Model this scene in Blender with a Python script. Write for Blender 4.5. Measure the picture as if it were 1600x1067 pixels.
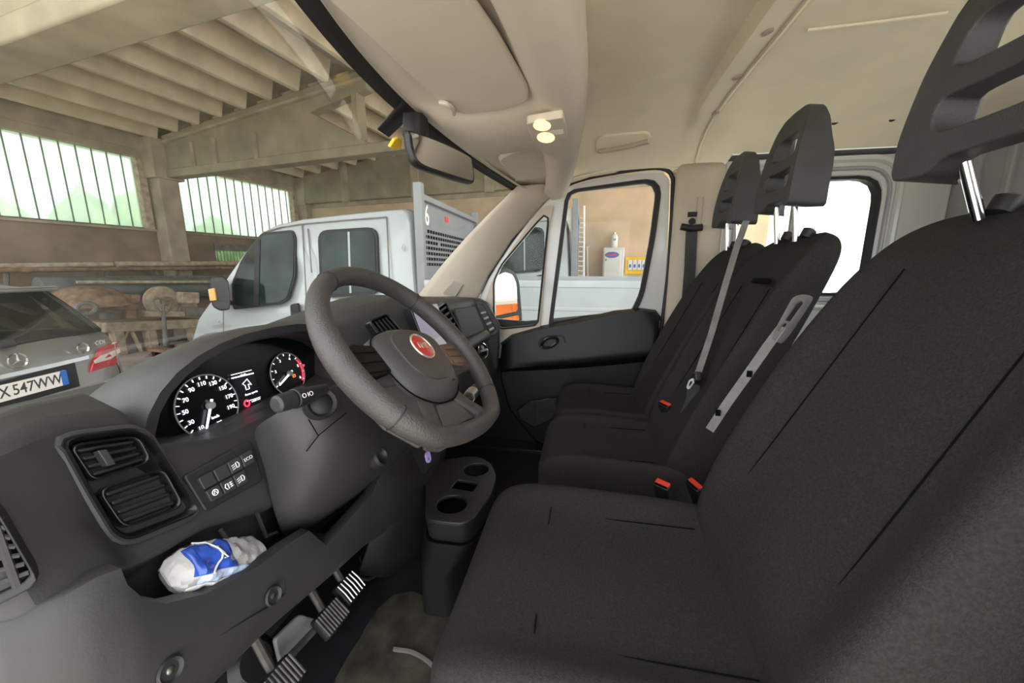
import bpy, bmesh, math, random
from mathutils import Vector, Matrix
for o in list(bpy.data.objects): bpy.data.objects.remove(o)
scene = bpy.context.scene
COL = scene.collection
V = Vector
PI = math.pi
random.seed(7)

# ------------------------------------------------------------------ camera
F = 590.0                                   # focal length in pixels of the 1600 px frame
CP = V((-1.07, 0.0, 1.0))                   # a hand-held view from the open driver's door
AZ = math.radians(10.5); PT = math.atan(113 / 590)
FW = V((math.cos(AZ) * math.cos(PT), math.sin(AZ) * math.cos(PT), -math.sin(PT)))
RT = V((math.sin(AZ), -math.cos(AZ), 0)); UP = RT.cross(FW)
cd = bpy.data.cameras.new('camera'); cam = bpy.data.objects.new('camera', cd); COL.objects.link(cam)
cd.sensor_width = 36; cd.lens = F / 1600 * 36; cd.clip_start = 0.02; cd.clip_end = 300
cam.matrix_world = Matrix(((RT.x, UP.x, -FW.x, CP.x), (RT.y, UP.y, -FW.y, CP.y), (RT.z, UP.z, -FW.z, CP.z), (0, 0, 0, 1)))
scene.camera = cam
# ------------------------------------------------------------------ sky and exposure
w = bpy.data.worlds.new('overcast'); scene.world = w; w.use_nodes = True
bg = w.node_tree.nodes['Background']; bg.inputs[0].default_value = (0.97, 0.985, 1.0, 1); bg.inputs[1].default_value = 1.6
sd = bpy.data.lights.new('sun', 'SUN'); sd.energy = 9.0; sd.angle = math.radians(1.5); sd.color = (1.0, .94, .84)
sun = bpy.data.objects.new('sun', sd); COL.objects.link(sun)
sun.rotation_euler = V((-.12, .40, -.90)).to_track_quat('-Z', 'Y').to_euler(); sun.location = (-6, -8, 12)
vs = scene.view_settings
vs.view_transform = 'Standard'; vs.look = 'None'; vs.gamma = 1; vs.use_curve_mapping = False; vs.exposure = 1.1

# ------------------------------------------------------------------ measuring helpers: a pixel on a known plane -> a place in the van
def ray(px, py): return FW + RT * ((px - 800) / F) + UP * ((533.5 - py) / F)
def pX(px, py, x): d = ray(px, py); return CP + d * ((x - CP.x) / d.x)
def pY(px, py, y): d = ray(px, py); return CP + d * ((y - CP.y) / d.y)
def pZ(px, py, z): d = ray(px, py); return CP + d * ((z - CP.z) / d.z)
def pD(px, py, t): return CP + ray(px, py) * t
def pP(px, py, o, n): d = ray(px, py); o = V(o); n = V(n); return CP + d * ((o - CP).dot(n) / d.dot(n))

# ------------------------------------------------------------------ materials
MT = {}
def mat(name, col, rough=.6, metal=0, var=.12, scale=6, bump=0, bscale=80, coat=0, emis=0, spec=.5, col2=None, vdetail=4, stretch=None):
    m = bpy.data.materials.new(name); m.use_nodes = True; nt = m.node_tree; N = nt.nodes; L = nt.links
    b = N['Principled BSDF']
    b.inputs['Roughness'].default_value = rough; b.inputs['Metallic'].default_value = metal
    b.inputs['Specular IOR Level'].default_value = spec
    if coat: b.inputs['Coat Weight'].default_value = coat; b.inputs['Coat Roughness'].default_value = .05
    tc = N.new('ShaderNodeTexCoord'); src = tc.outputs['Object']
    if stretch:
        mp = N.new('ShaderNodeMapping'); mp.inputs['Scale'].default_value = stretch
        L.new(src, mp.inputs['Vector']); src = mp.outputs['Vector']
    n = N.new('ShaderNodeTexNoise'); n.inputs['Scale'].default_value = scale; n.inputs['Detail'].default_value = vdetail
    L.new(src, n.inputs['Vector'])
    r = N.new('ShaderNodeValToRGB')
    r.color_ramp.elements[0].position = .3; r.color_ramp.elements[1].position = .7
    c2 = col2 if col2 else tuple(min(1, c * (1 + var)) for c in col)
    c1 = col if col2 else tuple(c * (1 - var) for c in col)
    r.color_ramp.elements[0].color = (*c1, 1); r.color_ramp.elements[1].color = (*c2, 1)
    L.new(n.outputs['Fac'], r.inputs['Fac']); L.new(r.outputs['Color'], b.inputs['Base Color'])
    if emis:
        b.inputs['Emission Strength'].default_value = emis; b.inputs['Emission Color'].default_value = (*col, 1)
    if bump:
        n2 = N.new('ShaderNodeTexNoise'); n2.inputs['Scale'].default_value = bscale; n2.inputs['Detail'].default_value = 3
        L.new(src, n2.inputs['Vector'])
        bp = N.new('ShaderNodeBump'); bp.inputs['Strength'].default_value = bump; bp.inputs['Distance'].default_value = .004
        L.new(n2.outputs['Fac'], bp.inputs['Height']); L.new(bp.outputs['Normal'], b.inputs['Normal'])
    MT[name] = m; return m
def glassmat(name, tint=(1, 1, 1), gloss=.08, haze=0.0, rough=.02, hazecol=(.8, .8, .75)):
    m = bpy.data.materials.new(name); m.use_nodes = True; nt = m.node_tree; N = nt.nodes; L = nt.links
    N.remove(N['Principled BSDF']); out = N['Material Output']
    t = N.new('ShaderNodeBsdfTransparent'); t.inputs[0].default_value = (*tint, 1)
    g = N.new('ShaderNodeBsdfGlossy'); g.inputs['Roughness'].default_value = rough
    lw = N.new('ShaderNodeLayerWeight'); lw.inputs[0].default_value = .5
    pw = N.new('ShaderNodeMath'); pw.operation = 'POWER'; pw.inputs[1].default_value = 4.0; L.new(lw.outputs['Facing'], pw.inputs[0])
    mu = N.new('ShaderNodeMath'); mu.operation = 'MULTIPLY_ADD'; mu.inputs[1].default_value = .5; mu.inputs[2].default_value = gloss; mu.use_clamp = True
    L.new(pw.outputs[0], mu.inputs[0])
    mx = N.new('ShaderNodeMixShader'); L.new(mu.outputs[0], mx.inputs[0]); L.new(t.outputs[0], mx.inputs[1]); L.new(g.outputs[0], mx.inputs[2])
    last = mx
    if haze:
        d = N.new('ShaderNodeBsdfTranslucent'); d.inputs[0].default_value = (*hazecol, 1)
        d2 = N.new('ShaderNodeBsdfDiffuse'); d2.inputs[0].default_value = (*hazecol, 1)
        a = N.new('ShaderNodeMixShader'); L.new(d.outputs[0], a.inputs[1]); L.new(d2.outputs[0], a.inputs[2])
        mx2 = N.new('ShaderNodeMixShader'); mx2.inputs[0].default_value = haze
        L.new(mx.outputs[0], mx2.inputs[1]); L.new(a.outputs[0], mx2.inputs[2]); last = mx2
    L.new(last.outputs[0], out.inputs[0]); MT[name] = m; return m

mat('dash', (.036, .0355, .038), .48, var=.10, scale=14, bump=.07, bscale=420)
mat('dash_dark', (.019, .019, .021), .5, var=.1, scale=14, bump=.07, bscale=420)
mat('black_gloss', (.008, .008, .009), .26, var=.3)
mat('black_plastic', (.016, .016, .017), .42, var=.2, bump=.1, bscale=300)
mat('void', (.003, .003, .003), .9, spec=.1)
mat('rubber', (.012, .012, .013), .6, var=.2)
mat('fabric', (.030, .028, .0265), .95, var=.22, scale=260, bump=.5, bscale=520, spec=.15, vdetail=2)
mat('fabric_side', (.032, .030, .028), .95, var=.22, scale=260, bump=.5, bscale=520, spec=.15, vdetail=2)
mat('headrest', (.045, .046, .048), .5, var=.12, scale=20, bump=.3, bscale=500)
mat('belt', (.028, .028, .030), .6, var=.25, scale=30, bump=.3, bscale=300, stretch=(1, 1, .1))
mat('belt_grey', (.17, .165, .16), .55, var=.2, scale=24, bump=.3, bscale=300)
mat('liner', (.80, .745, .595), .9, var=.05, scale=5, bump=.12, bscale=260, spec=.2)
mat('liner_plastic', (.58, .515, .43), .6, var=.05, scale=5, bump=.06, bscale=260, spec=.35)
mat('liner_shade', (.40, .35, .30), .85, var=.06, scale=5, spec=.2)
mat('pillar', (.50, .44, .355), .6, var=.05, scale=6, spec=.35, bump=.05, bscale=200)
mat('white_paint', (.43, .455, .465), .25, var=.03, scale=3, coat=.6)
mat('frame_paint', (.62, .62, .61), .3, var=.05, scale=3, coat=.5)
mat('grey_metal', (.36, .37, .38), .45, metal=.2, var=.12, scale=5)
mat('chrome', (.85, .85, .86), .12, metal=1, var=.03)
mat('steel', (.55, .54, .52), .3, metal=1, var=.15)
mat('pedal', (.09, .085, .08), .5, metal=.3, var=.4, scale=30)
mat('wheel', (.052, .047, .046), .42, var=.14, scale=16, bump=.35, bscale=380)
mat('wheel_hub', (.058, .055, .055), .42, var=.14, scale=10, bump=.2, bscale=420)
mat('brown_insert', (.10, .055, .040), .35, var=.3, scale=12)
mat('badge_red', (.50, .018, .025), .28, var=.1, coat=.7)
mat('badge_ring', (.78, .66, .56), .25, metal=.7)
mat('white_print', (.86, .86, .86), .5, var=.02)
mat('grey_print', (.55, .55, .56), .5, var=.02)
mat('lit_white', (.9, .93, 1.0), .5, emis=1.1, var=.01)
mat('lit_red', (1.0, .03, .06), .5, emis=1.5, var=.01)
mat('lit_orange', (1.0, .22, .05), .5, emis=.8, var=.01)
mat('gauge', (.004, .004, .005), .25, var=.1)
mat('lcd', (.010, .010, .016), .3, var=.1)
mat('screen_sheen', (.22, .20, .26), .12, var=.5, scale=9, col2=(.34, .27, .25), emis=.35)  # weak glow stands in for reflections on the touch display
mat('screen_strip', (.60, .64, .68), .2, var=.08)
mat('floor', (.018, .018, .021), .6, var=.5, scale=7, bump=.2, bscale=60)
mat('mud', (.075, .068, .052), .5, var=.5, scale=16, bump=.4, bscale=60)
mat('buckle_red', (.75, .045, .03), .4, var=.08)
mat('tag_violet', (.45, .36, .80), .35, var=.05)
mat('pack_blue', (.03, .09, .48), .25, var=.3, scale=40, coat=.6)
mat('pack_pale', (.50, .60, .82), .25, var=.2, scale=40, coat=.6)
mat('pack_white', (.50, .49, .48), .2, var=.12, scale=60, coat=.7, bump=.5, bscale=50)
mat('yellow', (.85, .52, .02), .5, var=.08)
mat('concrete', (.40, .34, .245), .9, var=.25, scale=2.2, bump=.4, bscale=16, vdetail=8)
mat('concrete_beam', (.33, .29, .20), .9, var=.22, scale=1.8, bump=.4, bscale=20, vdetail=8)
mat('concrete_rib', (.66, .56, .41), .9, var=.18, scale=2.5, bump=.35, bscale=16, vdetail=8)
mat('concrete_brown', (.25, .19, .135), .9, var=.25, scale=2.0, bump=.4, bscale=16, vdetail=8)
mat('plaster_tan', (.62, .46, .31), .9, var=.16, scale=1.6, bump=.3, bscale=8, vdetail=8)
mat('ground', (.40, .37, .33), .85, var=.25, scale=1.5, bump=.2, bscale=20, vdetail=8)
mat('silver_car', (.29, .284, .27), .32, metal=.55, var=.06, scale=3, coat=.8)
mat('car_trim', (.02, .02, .022), .3)
mat('car_interior', (.03, .033, .033), .8, var=.3, scale=4)
mat('lamp_red', (.58, .03, .045), .18, var=.2, coat=.8)
mat('lamp_clear', (.72, .66, .62), .15, var=.1, coat=.8)
mat('lamp_orange', (.85, .40, .12), .3, var=.1)
mat('plate_white', (.72, .70, .66), .5, var=.05)
mat('plate_blue', (.03, .14, .50), .45, var=.1)
mat('ink', (.05, .05, .05), .6)
mat('truck_grey', (.24, .25, .26), .5, var=.08, scale=3)
mat('truck_bed', (.40, .42, .43), .45, var=.06, scale=3)
mat('sign_red', (.75, .04, .04), .5)
mat('scrap_rust', (.24, .15, .095), .85, var=.4, scale=9, bump=.4, bscale=40)
mat('scrap_tan', (.44, .36, .26), .85, var=.3, scale=9, bump=.4, bscale=30)
mat('scrap_grey', (.17, .165, .15), .7, var=.3, scale=8, bump=.3, bscale=30)
mat('pipe_green', (.15, .165, .15), .6, var=.3, scale=4)
mat('cabinet_white', (.66, .65, .63), .4, var=.03)
mat('logo_blue', (.05, .12, .5), .5)
mat('leaf', (.20, .36, .14), .8, var=.5, scale=2.5)
mat('mirror', (.75, .76, .76), .02, metal=1, var=.01)
mat('lens', (.95, .90, .82), .3, var=.03, spec=.3)
mat('wood', (.30, .22, .14), .8, var=.3, scale=5, stretch=(1, 8, 8))
glassmat('glass_cab', (.93, .97, .95), gloss=.04, haze=.012)
glassmat('glass_clear', (.95, .985, .975), gloss=.010)
mat('door_black', (.007, .007, .0075), .5, var=.2, bump=.06, bscale=300)
mat('pad_black', (.005, .005, .005), .5, var=.2, spec=.2)
mat('bright_metal', (.75, .78, .82), .3, metal=.2, var=.04)
glassmat('glass_tint', (.32, .40, .38), gloss=.10)
glassmat('glass_pane', (.90, .97, .92), gloss=.02, haze=.55, hazecol=(.88, .95, .90))
glassmat('glass_gauge', (1, 1, 1), gloss=.02)
def bulbmat():
    m = mat('bulb', (1.0, .52, .20), .3, emis=1.3, var=.01); return m
bulbmat()

# ------------------------------------------------------------------ geometry helpers: every shape is (verts, faces)
def join(*gs):
    v = []; f = []
    for g in gs:
        k = len(v); v += list(g[0]); f += [tuple(i + k for i in q) for q in g[1]]
    return v, f
def tf(g, M): return [M @ V(p) for p in g[0]], g[1]
def box(c, s, R=None):
    c = V(c); x, y, z = (k / 2 for k in s)
    vs_ = [V(p) for p in ((-x,-y,-z),(x,-y,-z),(x,y,-z),(-x,y,-z),(-x,-y,z),(x,-y,z),(x,y,z),(-x,y,z))]
    if R is not None: vs_ = [R @ p for p in vs_]
    return [p + c for p in vs_], [(0,3,2,1),(4,5,6,7),(0,1,5,4),(1,2,6,5),(2,3,7,6),(3,0,4,7)]
def prism(pts, ext):
    n = len(pts); ext = V(ext); a = [V(p) for p in pts]
    return a + [p + ext for p in a], [tuple(range(n - 1, -1, -1)), tuple(range(n, 2 * n))] + [(i, (i + 1) % n, n + (i + 1) % n, n + i) for i in range(n)]
def grid(rows, closed=False):
    m = len(rows[0]); v = [V(p) for r in rows for p in r]; f = []
    for i in range(len(rows) - 1):
        for j in range(m if closed else m - 1):
            k = (j + 1) % m
            f.append((i * m + j, i * m + k, (i + 1) * m + k, (i + 1) * m + j))
    return v, f
def loft(rings, cap=True):
    v, f = grid(rings, True); m = len(rings[0]); n = len(rings)
    if cap: f += [tuple(range(m - 1, -1, -1)), tuple((n - 1) * m + j for j in range(m))]
    return v, f
def tube(path, r, n=8, closed=False, up=None, asp=1.0, cap=True):
    P = [V(p) for p in path]; k = len(P); rings = []
    rr = r if isinstance(r, (list, tuple)) else [r] * k
    prev = None
    for i in range(k):
        if closed: t = P[(i + 1) % k] - P[i - 1]
        else: t = P[min(i + 1, k - 1)] - P[max(i - 1, 0)]
        t.normalize()
        if up is not None: a = V(up) - t * t.dot(V(up))
        elif prev is None: a = t.orthogonal()
        else: a = prev - t * t.dot(prev)
        if a.length < 1e-6: a = t.orthogonal()
        a.normalize(); prev = a; b = t.cross(a)
        rings.append([P[i] + a * (rr[i] * math.cos(q)) + b * (rr[i] * asp * math.sin(q)) for q in [2 * PI * j / n for j in range(n)]])
    if closed:
        return grid(rings + [rings[0]], True)
    return loft(rings, cap)
def strip(path, width, thick, up):
    # flat belt: rectangular section swept along the path, wide direction given per point or once
    P = [V(p) for p in path]; rings = []
    for i, p in enumerate(P):
        t = (P[min(i + 1, len(P) - 1)] - P[max(i - 1, 0)]).normalized()
        n = V(up) - t * t.dot(V(up)); n.normalize(); s = t.cross(n)
        wd = width[i] if isinstance(width, (list, tuple)) else width
        rings.append([p + s * wd / 2 + n * thick / 2, p - s * wd / 2 + n * thick / 2, p - s * wd / 2 - n * thick / 2, p + s * wd / 2 - n * thick / 2])
    return loft(rings)
def lathe(prof, n=24, M=None, cap=True):
    rings = [[V((r * math.cos(2 * PI * j / n), r * math.sin(2 * PI * j / n), z)) for j in range(n)] for r, z in prof]
    g = loft(rings, cap)
    return tf(g, M) if M is not None else g
def frame(o, ex, ey):
    ex = V(ex).normalized(); ey = V(ey); ey = (ey - ex * ex.dot(ey)).normalized(); ez = ex.cross(ey); o = V(o)
    return Matrix(((ex.x, ey.x, ez.x, o.x), (ex.y, ey.y, ez.y, o.y), (ex.z, ey.z, ez.z, o.z), (0, 0, 0, 1)))
def rrect(w_, h, r, n=5, cx=0, cy=0):
    out = []
    for sx, sy, a0 in ((1, 1, 0), (-1, 1, 90), (-1, -1, 180), (1, -1, 270)):
        for k in range(n + 1):
            a = math.radians(a0 + 90 * k / n)
            out.append((cx + sx * (w_ / 2 - r) + r * math.cos(a), cy + sy * (h / 2 - r) + r * math.sin(a)))
    return out
def roundpoly(pts, r, n=4):
    # rounded corners on a 2D or 3D polygon
    P = [V(p) for p in pts]; out = []; m = len(P)
    for i in range(m):
        p = P[i]; a = P[i - 1] - p; b = P[(i + 1) % m] - p
        rr = r[i] if isinstance(r, (list, tuple)) else r
        if rr <= 0: out.append(p); continue
        k = min(rr, a.length * .48, b.length * .48); A = p + a.normalized() * k; B = p + b.normalized() * k
        for t in [j / n for j in range(n + 1)]:
            out.append(A * (1 - t) ** 2 + p * 2 * t * (1 - t) + B * t * t)
    return out
def plate(out2, t, M):   # 2D outline extruded -t..0 in local z
    return tf(prism([V((p[0], p[1], -t)) for p in out2], (0, 0, t)), M)
def ringplate(outer, inner, t, M, ext3=None):   # frame with hole; same number of points
    n = len(outer)
    v = [V((p[0], p[1], 0)) for p in outer] + [V((p[0], p[1], 0)) for p in inner] + [V((p[0], p[1], -t)) for p in outer] + [V((p[0], p[1], -t)) for p in inner]
    f = []
    for i in range(n):
        j = (i + 1) % n
        f += [(i, j, n + j, n + i), (2*n + j, 2*n + i, 3*n + i, 3*n + j), (j, i, 2*n + i, 2*n + j), (n + i, n + j, 3*n + j, 3*n + i)]
    return tf((v, f), M)
def ring3(outer, inner, ext):   # the same with 3D outlines and an extrusion vector
    n = len(outer); ext = V(ext)
    O = [V(p) for p in outer]; I = [V(p) for p in inner]
    v = O + I + [p + ext for p in O] + [p + ext for p in I]; f = []
    for i in range(n):
        j = (i + 1) % n
        f += [(i, j, n + j, n + i), (2*n + j, 2*n + i, 3*n + i, 3*n + j), (j, i, 2*n + i, 2*n + j), (n + i, n + j, 3*n + j, 3*n + i)]
    return v, f
def resample(pts, n, closed=True):
    P = [V(p) for p in pts]
    if closed: P = P + [P[0]]
    d = [0]
    for i in range(1, len(P)): d.append(d[-1] + (P[i] - P[i - 1]).length)
    out = []; k = 0; m = n if closed else n - 1
    for i in range(n):
        s = d[-1] * i / m
        while k < len(d) - 2 and d[k + 1] < s: k += 1
        t = (s - d[k]) / max(d[k + 1] - d[k], 1e-9); out.append(P[k].lerp(P[k + 1], t))
    return out
def spline(pts, per=6, closed=False):
    P = [V(p) for p in pts]; n = len(P); out = []
    rng = range(n if closed else n - 1)
    for i in rng:
        p0 = P[(i - 1) % n] if closed or i > 0 else P[0] * 2 - P[1]
        p1 = P[i]; p2 = P[(i + 1) % n]
        p3 = P[(i + 2) % n] if closed or i + 2 < n else P[-1] * 2 - P[-2]
        for k in range(per):
            t = k / per
            out.append(.5 * ((2 * p1) + (p2 - p0) * t + (2 * p0 - 5 * p1 + 4 * p2 - p3) * t * t + (3 * p1 - p0 - 3 * p2 + p3) * t ** 3))
    if not closed: out.append(P[-1])
    return out

def obj(name, g, m, parent=None, smooth=None, bev=0, seg=2, sub=0, solid=0, sharp=38, off=-1):
    me = bpy.data.meshes.new(name); me.from_pydata([tuple(p) for p in g[0]], [], [tuple(q) for q in g[1]]); me.validate()
    b = bmesh.new(); b.from_mesh(me); bmesh.ops.recalc_face_normals(b, faces=b.faces); b.to_mesh(me); b.free()
    o = bpy.data.objects.new(name, me); COL.objects.link(o)
    me.materials.append(MT[m] if isinstance(m, str) else m)
    if smooth is None: smooth = True
    if smooth:
        me.polygons.foreach_set('use_smooth', [True] * len(me.polygons))
        if not sub: me.set_sharp_from_angle(angle=math.radians(sharp))
    if solid:
        s = o.modifiers.new('thickness', 'SOLIDIFY'); s.thickness = solid; s.offset = off
    if bev:
        s = o.modifiers.new('bevel', 'BEVEL'); s.width = bev; s.segments = seg; s.limit_method = 'ANGLE'; s.angle_limit = math.radians(sharp); s.harden_normals = False
    if sub:
        s = o.modifiers.new('subdivision', 'SUBSURF'); s.levels = sub; s.render_levels = sub
    if parent is not None:
        o.parent = parent
        if parent.parent is None: o.location = -parent.location
    return o
def thing(name, label, cat, loc=(0, 0, 0), group=None, kind=None):
    o = bpy.data.objects.new(name, None); COL.objects.link(o); o.location = loc; o.empty_display_size = .05
    return tag(o, label, cat, group, kind)
def tag(o, label, cat=None, group=None, kind=None):
    o['label'] = label
    if cat: o['category'] = cat
    if group: o['group'] = group
    if kind: o['kind'] = kind
    return o
def struct(name, g, m, label=None, parent=None, **k):
    o = obj(name, g, m, parent, **k)
    if parent is None: o['kind'] = 'structure'
    if label: o['label'] = label
    return o
def sthing(name, label, loc=(0, 0, 0)):
    o = bpy.data.objects.new(name, None); COL.objects.link(o); o.location = loc; o['kind'] = 'structure'; o['label'] = label; return o
def copy_tree(o, parent=None):
    c = o.copy(); COL.objects.link(c); c.parent = parent
    for ch in list(o.children): copy_tree(ch, c)
    return c
def txt(name, body, size, M, m, parent, ext=.0004, align='CENTER', bold=0, sx=1):
    cu = bpy.data.curves.new(name, 'FONT'); cu.body = body; cu.size = size; cu.extrude = ext; cu.align_x = align; cu.align_y = 'CENTER'; cu.offset = bold; cu.resolution_u = 3
    t = bpy.data.objects.new(name + '_tmp', cu); COL.objects.link(t); bpy.context.view_layer.update()
    me = bpy.data.meshes.new_from_object(t.evaluated_get(bpy.context.evaluated_depsgraph_get()))
    bpy.data.objects.remove(t); bpy.data.curves.remove(cu)
    S = Matrix.Diagonal((sx, 1, 1, 1)); me.transform(M @ S); me.name = name
    me.materials.clear(); me.materials.append(MT[m])
    o = bpy.data.objects.new(name, me); COL.objects.link(o)
    if parent is not None:
        o.parent = parent
        if parent.parent is None: o.location = -parent.location
    return o

# ================================================================== THE SHED
GZ = -.65                                    # shed ground, seen from the cab floor at z = 0
az = AZ - math.radians(19)
U = V((math.cos(az), math.sin(az), 0)); W = V((-math.sin(az), math.cos(az), 0))
def S(a, b, z): return V((CP.x, CP.y, 0)) + U * a + W * b + V((0, 0, z))
def sbox(a0, a1, b0, b1, z0, z1):
    c = [S(a, b, z) for z in (z0, z1) for a, b in ((a0, b0), (a1, b0), (a1, b1), (a0, b1))]
    return c, [(0,3,2,1),(4,5,6,7),(0,1,5,4),(1,2,6,5),(2,3,7,6),(3,0,4,7)]
def sslab(a0, a1, pts, ):                     # polygon of (b, z) extruded along U
    return prism([S(a0, b, z) for b, z in pts], U * (a1 - a0))
struct('ground', sbox(-14, 24, -16, 26, GZ - .1, GZ), 'ground', 'dusty grey concrete floor of the shed')
# far wall with its two strips of vertical glazing
B0 = 11.0; SILL = 1.92; HEAD = 3.48
wf = sthing('wall_far', 'brown concrete wall under the tall glazed strips', tuple(S(6.2, B0, GZ)))
low = join(sbox(-6, 7.3, B0, B0 + .25, GZ, SILL), sbox(7.3, 8.35, B0, B0 + .25, GZ, 1.16), sbox(7.3, 8.35, B0, B0 + .25, 1.66, SILL), sbox(8.35, 10.4, B0, B0 + .25, GZ, SILL))
obj('lower_wall', low, 'concrete_brown', wf)
obj('lintel', join(sbox(-6, 10.4, B0 - .05, B0 + .3, HEAD, 4.1), sbox(-6, 10.4, B0 - .08, B0 + .05, HEAD + .16, HEAD + .22)), 'concrete', wf)
obj('sill_ledge', sbox(-6, 10.2, B0 - .06, B0 + .25, SILL - .05, SILL), 'concrete', wf)
for a, wd in ((6.2, .40), (10.25, .4), (2.05, .4)):
    obj('column', join(sbox(a - wd / 2 + .04, a + wd / 2 + .04, B0 - .38, B0 + .26, GZ, 3.3), sbox(a - wd / 2 - .06, a + wd / 2 + .14, B0 - .46, B0 + .1, 3.05, 3.9)), 'concrete', wf, bev=.015)
    obj('column_edge', sbox(a - wd / 2 - .16, a - wd / 2 - .02, B0 - .08, B0 + .15, SILL, HEAD), 'scrap_tan', wf)
def glazing(name, a0, a1, n, label):
    t = sthing(name, label, tuple(S((a0 + a1) / 2, B0 + .12, SILL)))
    for k in range(n):
        x0 = a0 + (a1 - a0) * k / n; x1 = a0 + (a1 - a0) * (k + 1) / n
        obj('pane', sbox(x0 + .012, x1 - .012, B0 + .10, B0 + .115, SILL + .02, HEAD), 'glass_pane', t)
        obj('glazing_bar', sbox(x0 - .006, x0 + .006, B0 + .085, B0 + .13, SILL, HEAD), 'scrap_grey', t)
    obj('sill_rail', sbox(a0, a1, B0 + .05, B0 + .15, SILL, SILL + .035), 'scrap_grey', t)
    return t
glazing('window_1', 2.3, 5.9, 15, 'wide white strip of vertical glass panes left of the column')
glazing('window_2', 6.48, 10.02, 15, 'white strip of vertical glass panes behind the white truck')
glazing('window_3', -2, 1.8, 15, 'strip of vertical glass panes further along the far wall')
t = sthing('window_4', 'small barred opening in the brown wall below the glazing', tuple(S(7.8, B0, 1.16)))
for k in range(12): obj('bar', tube([S(7.34 + k * .088, B0 + .12, 1.16), S(7.34 + k * .088, B0 + .12, 1.66)], .009, 6), 'scrap_grey', t)
obj('lintel_board', sbox(7.28, 8.37, B0 - .03, B0 + .1, 1.5, 1.68), 'scrap_grey', t)
# the right-hand wall, tan plaster
A1 = 10.3
wr = sthing('wall_right', 'tan plastered wall seen past the passenger window', tuple(S(A1, 4, GZ)))
obj('plaster', sbox(A1, A1 + .3, -2.6, 11.3, GZ, 5.6), 'plaster_tan', wr)
obj('string_course', sbox(A1 - .05, A1, -2.6, 11, 2.98, 3.1), 'concrete', wr)
obj('gable_beam', sslab(A1 - .28, A1, [(11, 3.1), (2.6, 3.1), (2.6, 4.8), (11, 3.85)]), 'concrete_beam', wr)
for b in (8.9, 6.4, 4.1): obj('gable_post', sbox(A1 - .34, A1 - .27, b - .12, b + .12, 3.05, 4.3), 'concrete', wr)
# roof of ribbed concrete planks on gabled beams
def zr(b): return 3.88 + (10.56 - b) * .093
cl = sthing('ceiling', 'ribbed pale concrete roof of the shed', tuple(S(6, 5, 4.4)))
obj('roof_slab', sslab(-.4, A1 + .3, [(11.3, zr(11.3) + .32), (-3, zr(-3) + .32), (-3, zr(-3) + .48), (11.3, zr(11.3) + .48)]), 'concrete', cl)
for k in range(19):
    b = 10.56 - k * .70
    for a0, a1 in ((2.56, 6.1), (6.5, 10.0)):
        p = [S(a0, b + .05, zr(b)), S(a0, b - .05, zr(b)), S(a0, b - .15, zr(b) + .34), S(a0, b + .15, zr(b) + .34)]
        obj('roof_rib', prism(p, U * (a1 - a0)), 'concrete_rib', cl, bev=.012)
bm = sthing('trim_1', 'near concrete roof beam crossing the top left', tuple(S(2.6, 5, 3.1)))
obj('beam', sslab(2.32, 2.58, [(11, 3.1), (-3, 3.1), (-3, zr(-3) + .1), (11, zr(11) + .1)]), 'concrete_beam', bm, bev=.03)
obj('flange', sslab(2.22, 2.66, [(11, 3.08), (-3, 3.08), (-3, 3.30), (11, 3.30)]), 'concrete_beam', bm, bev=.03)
b2 = sthing('trim_2', 'far gabled concrete roof beam with triangular openings', tuple(S(6.3, 5, 3.1)))
def b2p(px, py): q = pP(px, py, CP + U * 6.3, U); d = q - CP; return (d.dot(W), q.z)
obj('web', sslab(6.22, 6.42, [(11.1, 3.1), (4.6, 3.1), b2p(580, 225), b2p(490, 178), b2p(577, 141), b2p(575, 124), (11.1, 3.8)]), 'concrete_beam', b2, bev=.01)
obj('lower_chord', sslab(6.18, 6.46, [(11.15, 3.08), (-3, 3.08), (-3, 3.26), (11.15, 3.26)]), 'concrete_beam', b2, bev=.02)
obj('upper_chord', sslab(6.18, 6.46, [(11.15, 3.80), (-3, zr(-3) - .08), (-3, zr(-3) + .02), (11.15, 3.92)]), 'concrete_beam', b2, bev=.015)
obj('upper_lip', sslab(6.14, 6.50, [(11.15, 3.74), (-3, zr(-3) - .15), (-3, zr(-3) - .10), (11.15, 3.79)]), 'concrete', b2)
for px in (560, 655, 760):
    q = b2p(px, 180)[0]; obj('post', sbox(6.20, 6.44, q - .06, q + .06, 3.2, zr(q)), 'concrete_beam', b2, bev=.01)
for b in (9.6, 8.9, 7.7): obj('stiffener', sbox(6.18, 6.24, b - .05, b + .05, 3.24, 3.75), 'concrete', b2)
# bushes outside, seen blurred through the glazing
for i, (a, r, h) in enumerate(((2.6, 1.0, 3.0), (4.2, 1.1, 3.15), (5.6, .9, 3.4), (6.9, 1.0, 3.7), (8.6, 1.0, 3.1), (7.75, .55, 2.45))):
    pts = []; random.seed(i)
    g = lathe([(.02, 0), (r * .8, .2), (r, h * .35), (r * .9, h * .65), (r * .5, h * .9), (.03, h)], 14)
    g = ([p * (1 + random.uniform(-.08, .08)) for p in g[0]], g[1])
    o = obj('bush', tf(g, Matrix.Translation(S(a, B0 + (1.9 if i < 5 else .95), GZ))), 'leaf')
    o['kind'] = 'structure'; o['label'] = 'green bush standing outside behind the glazed strips'

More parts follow.
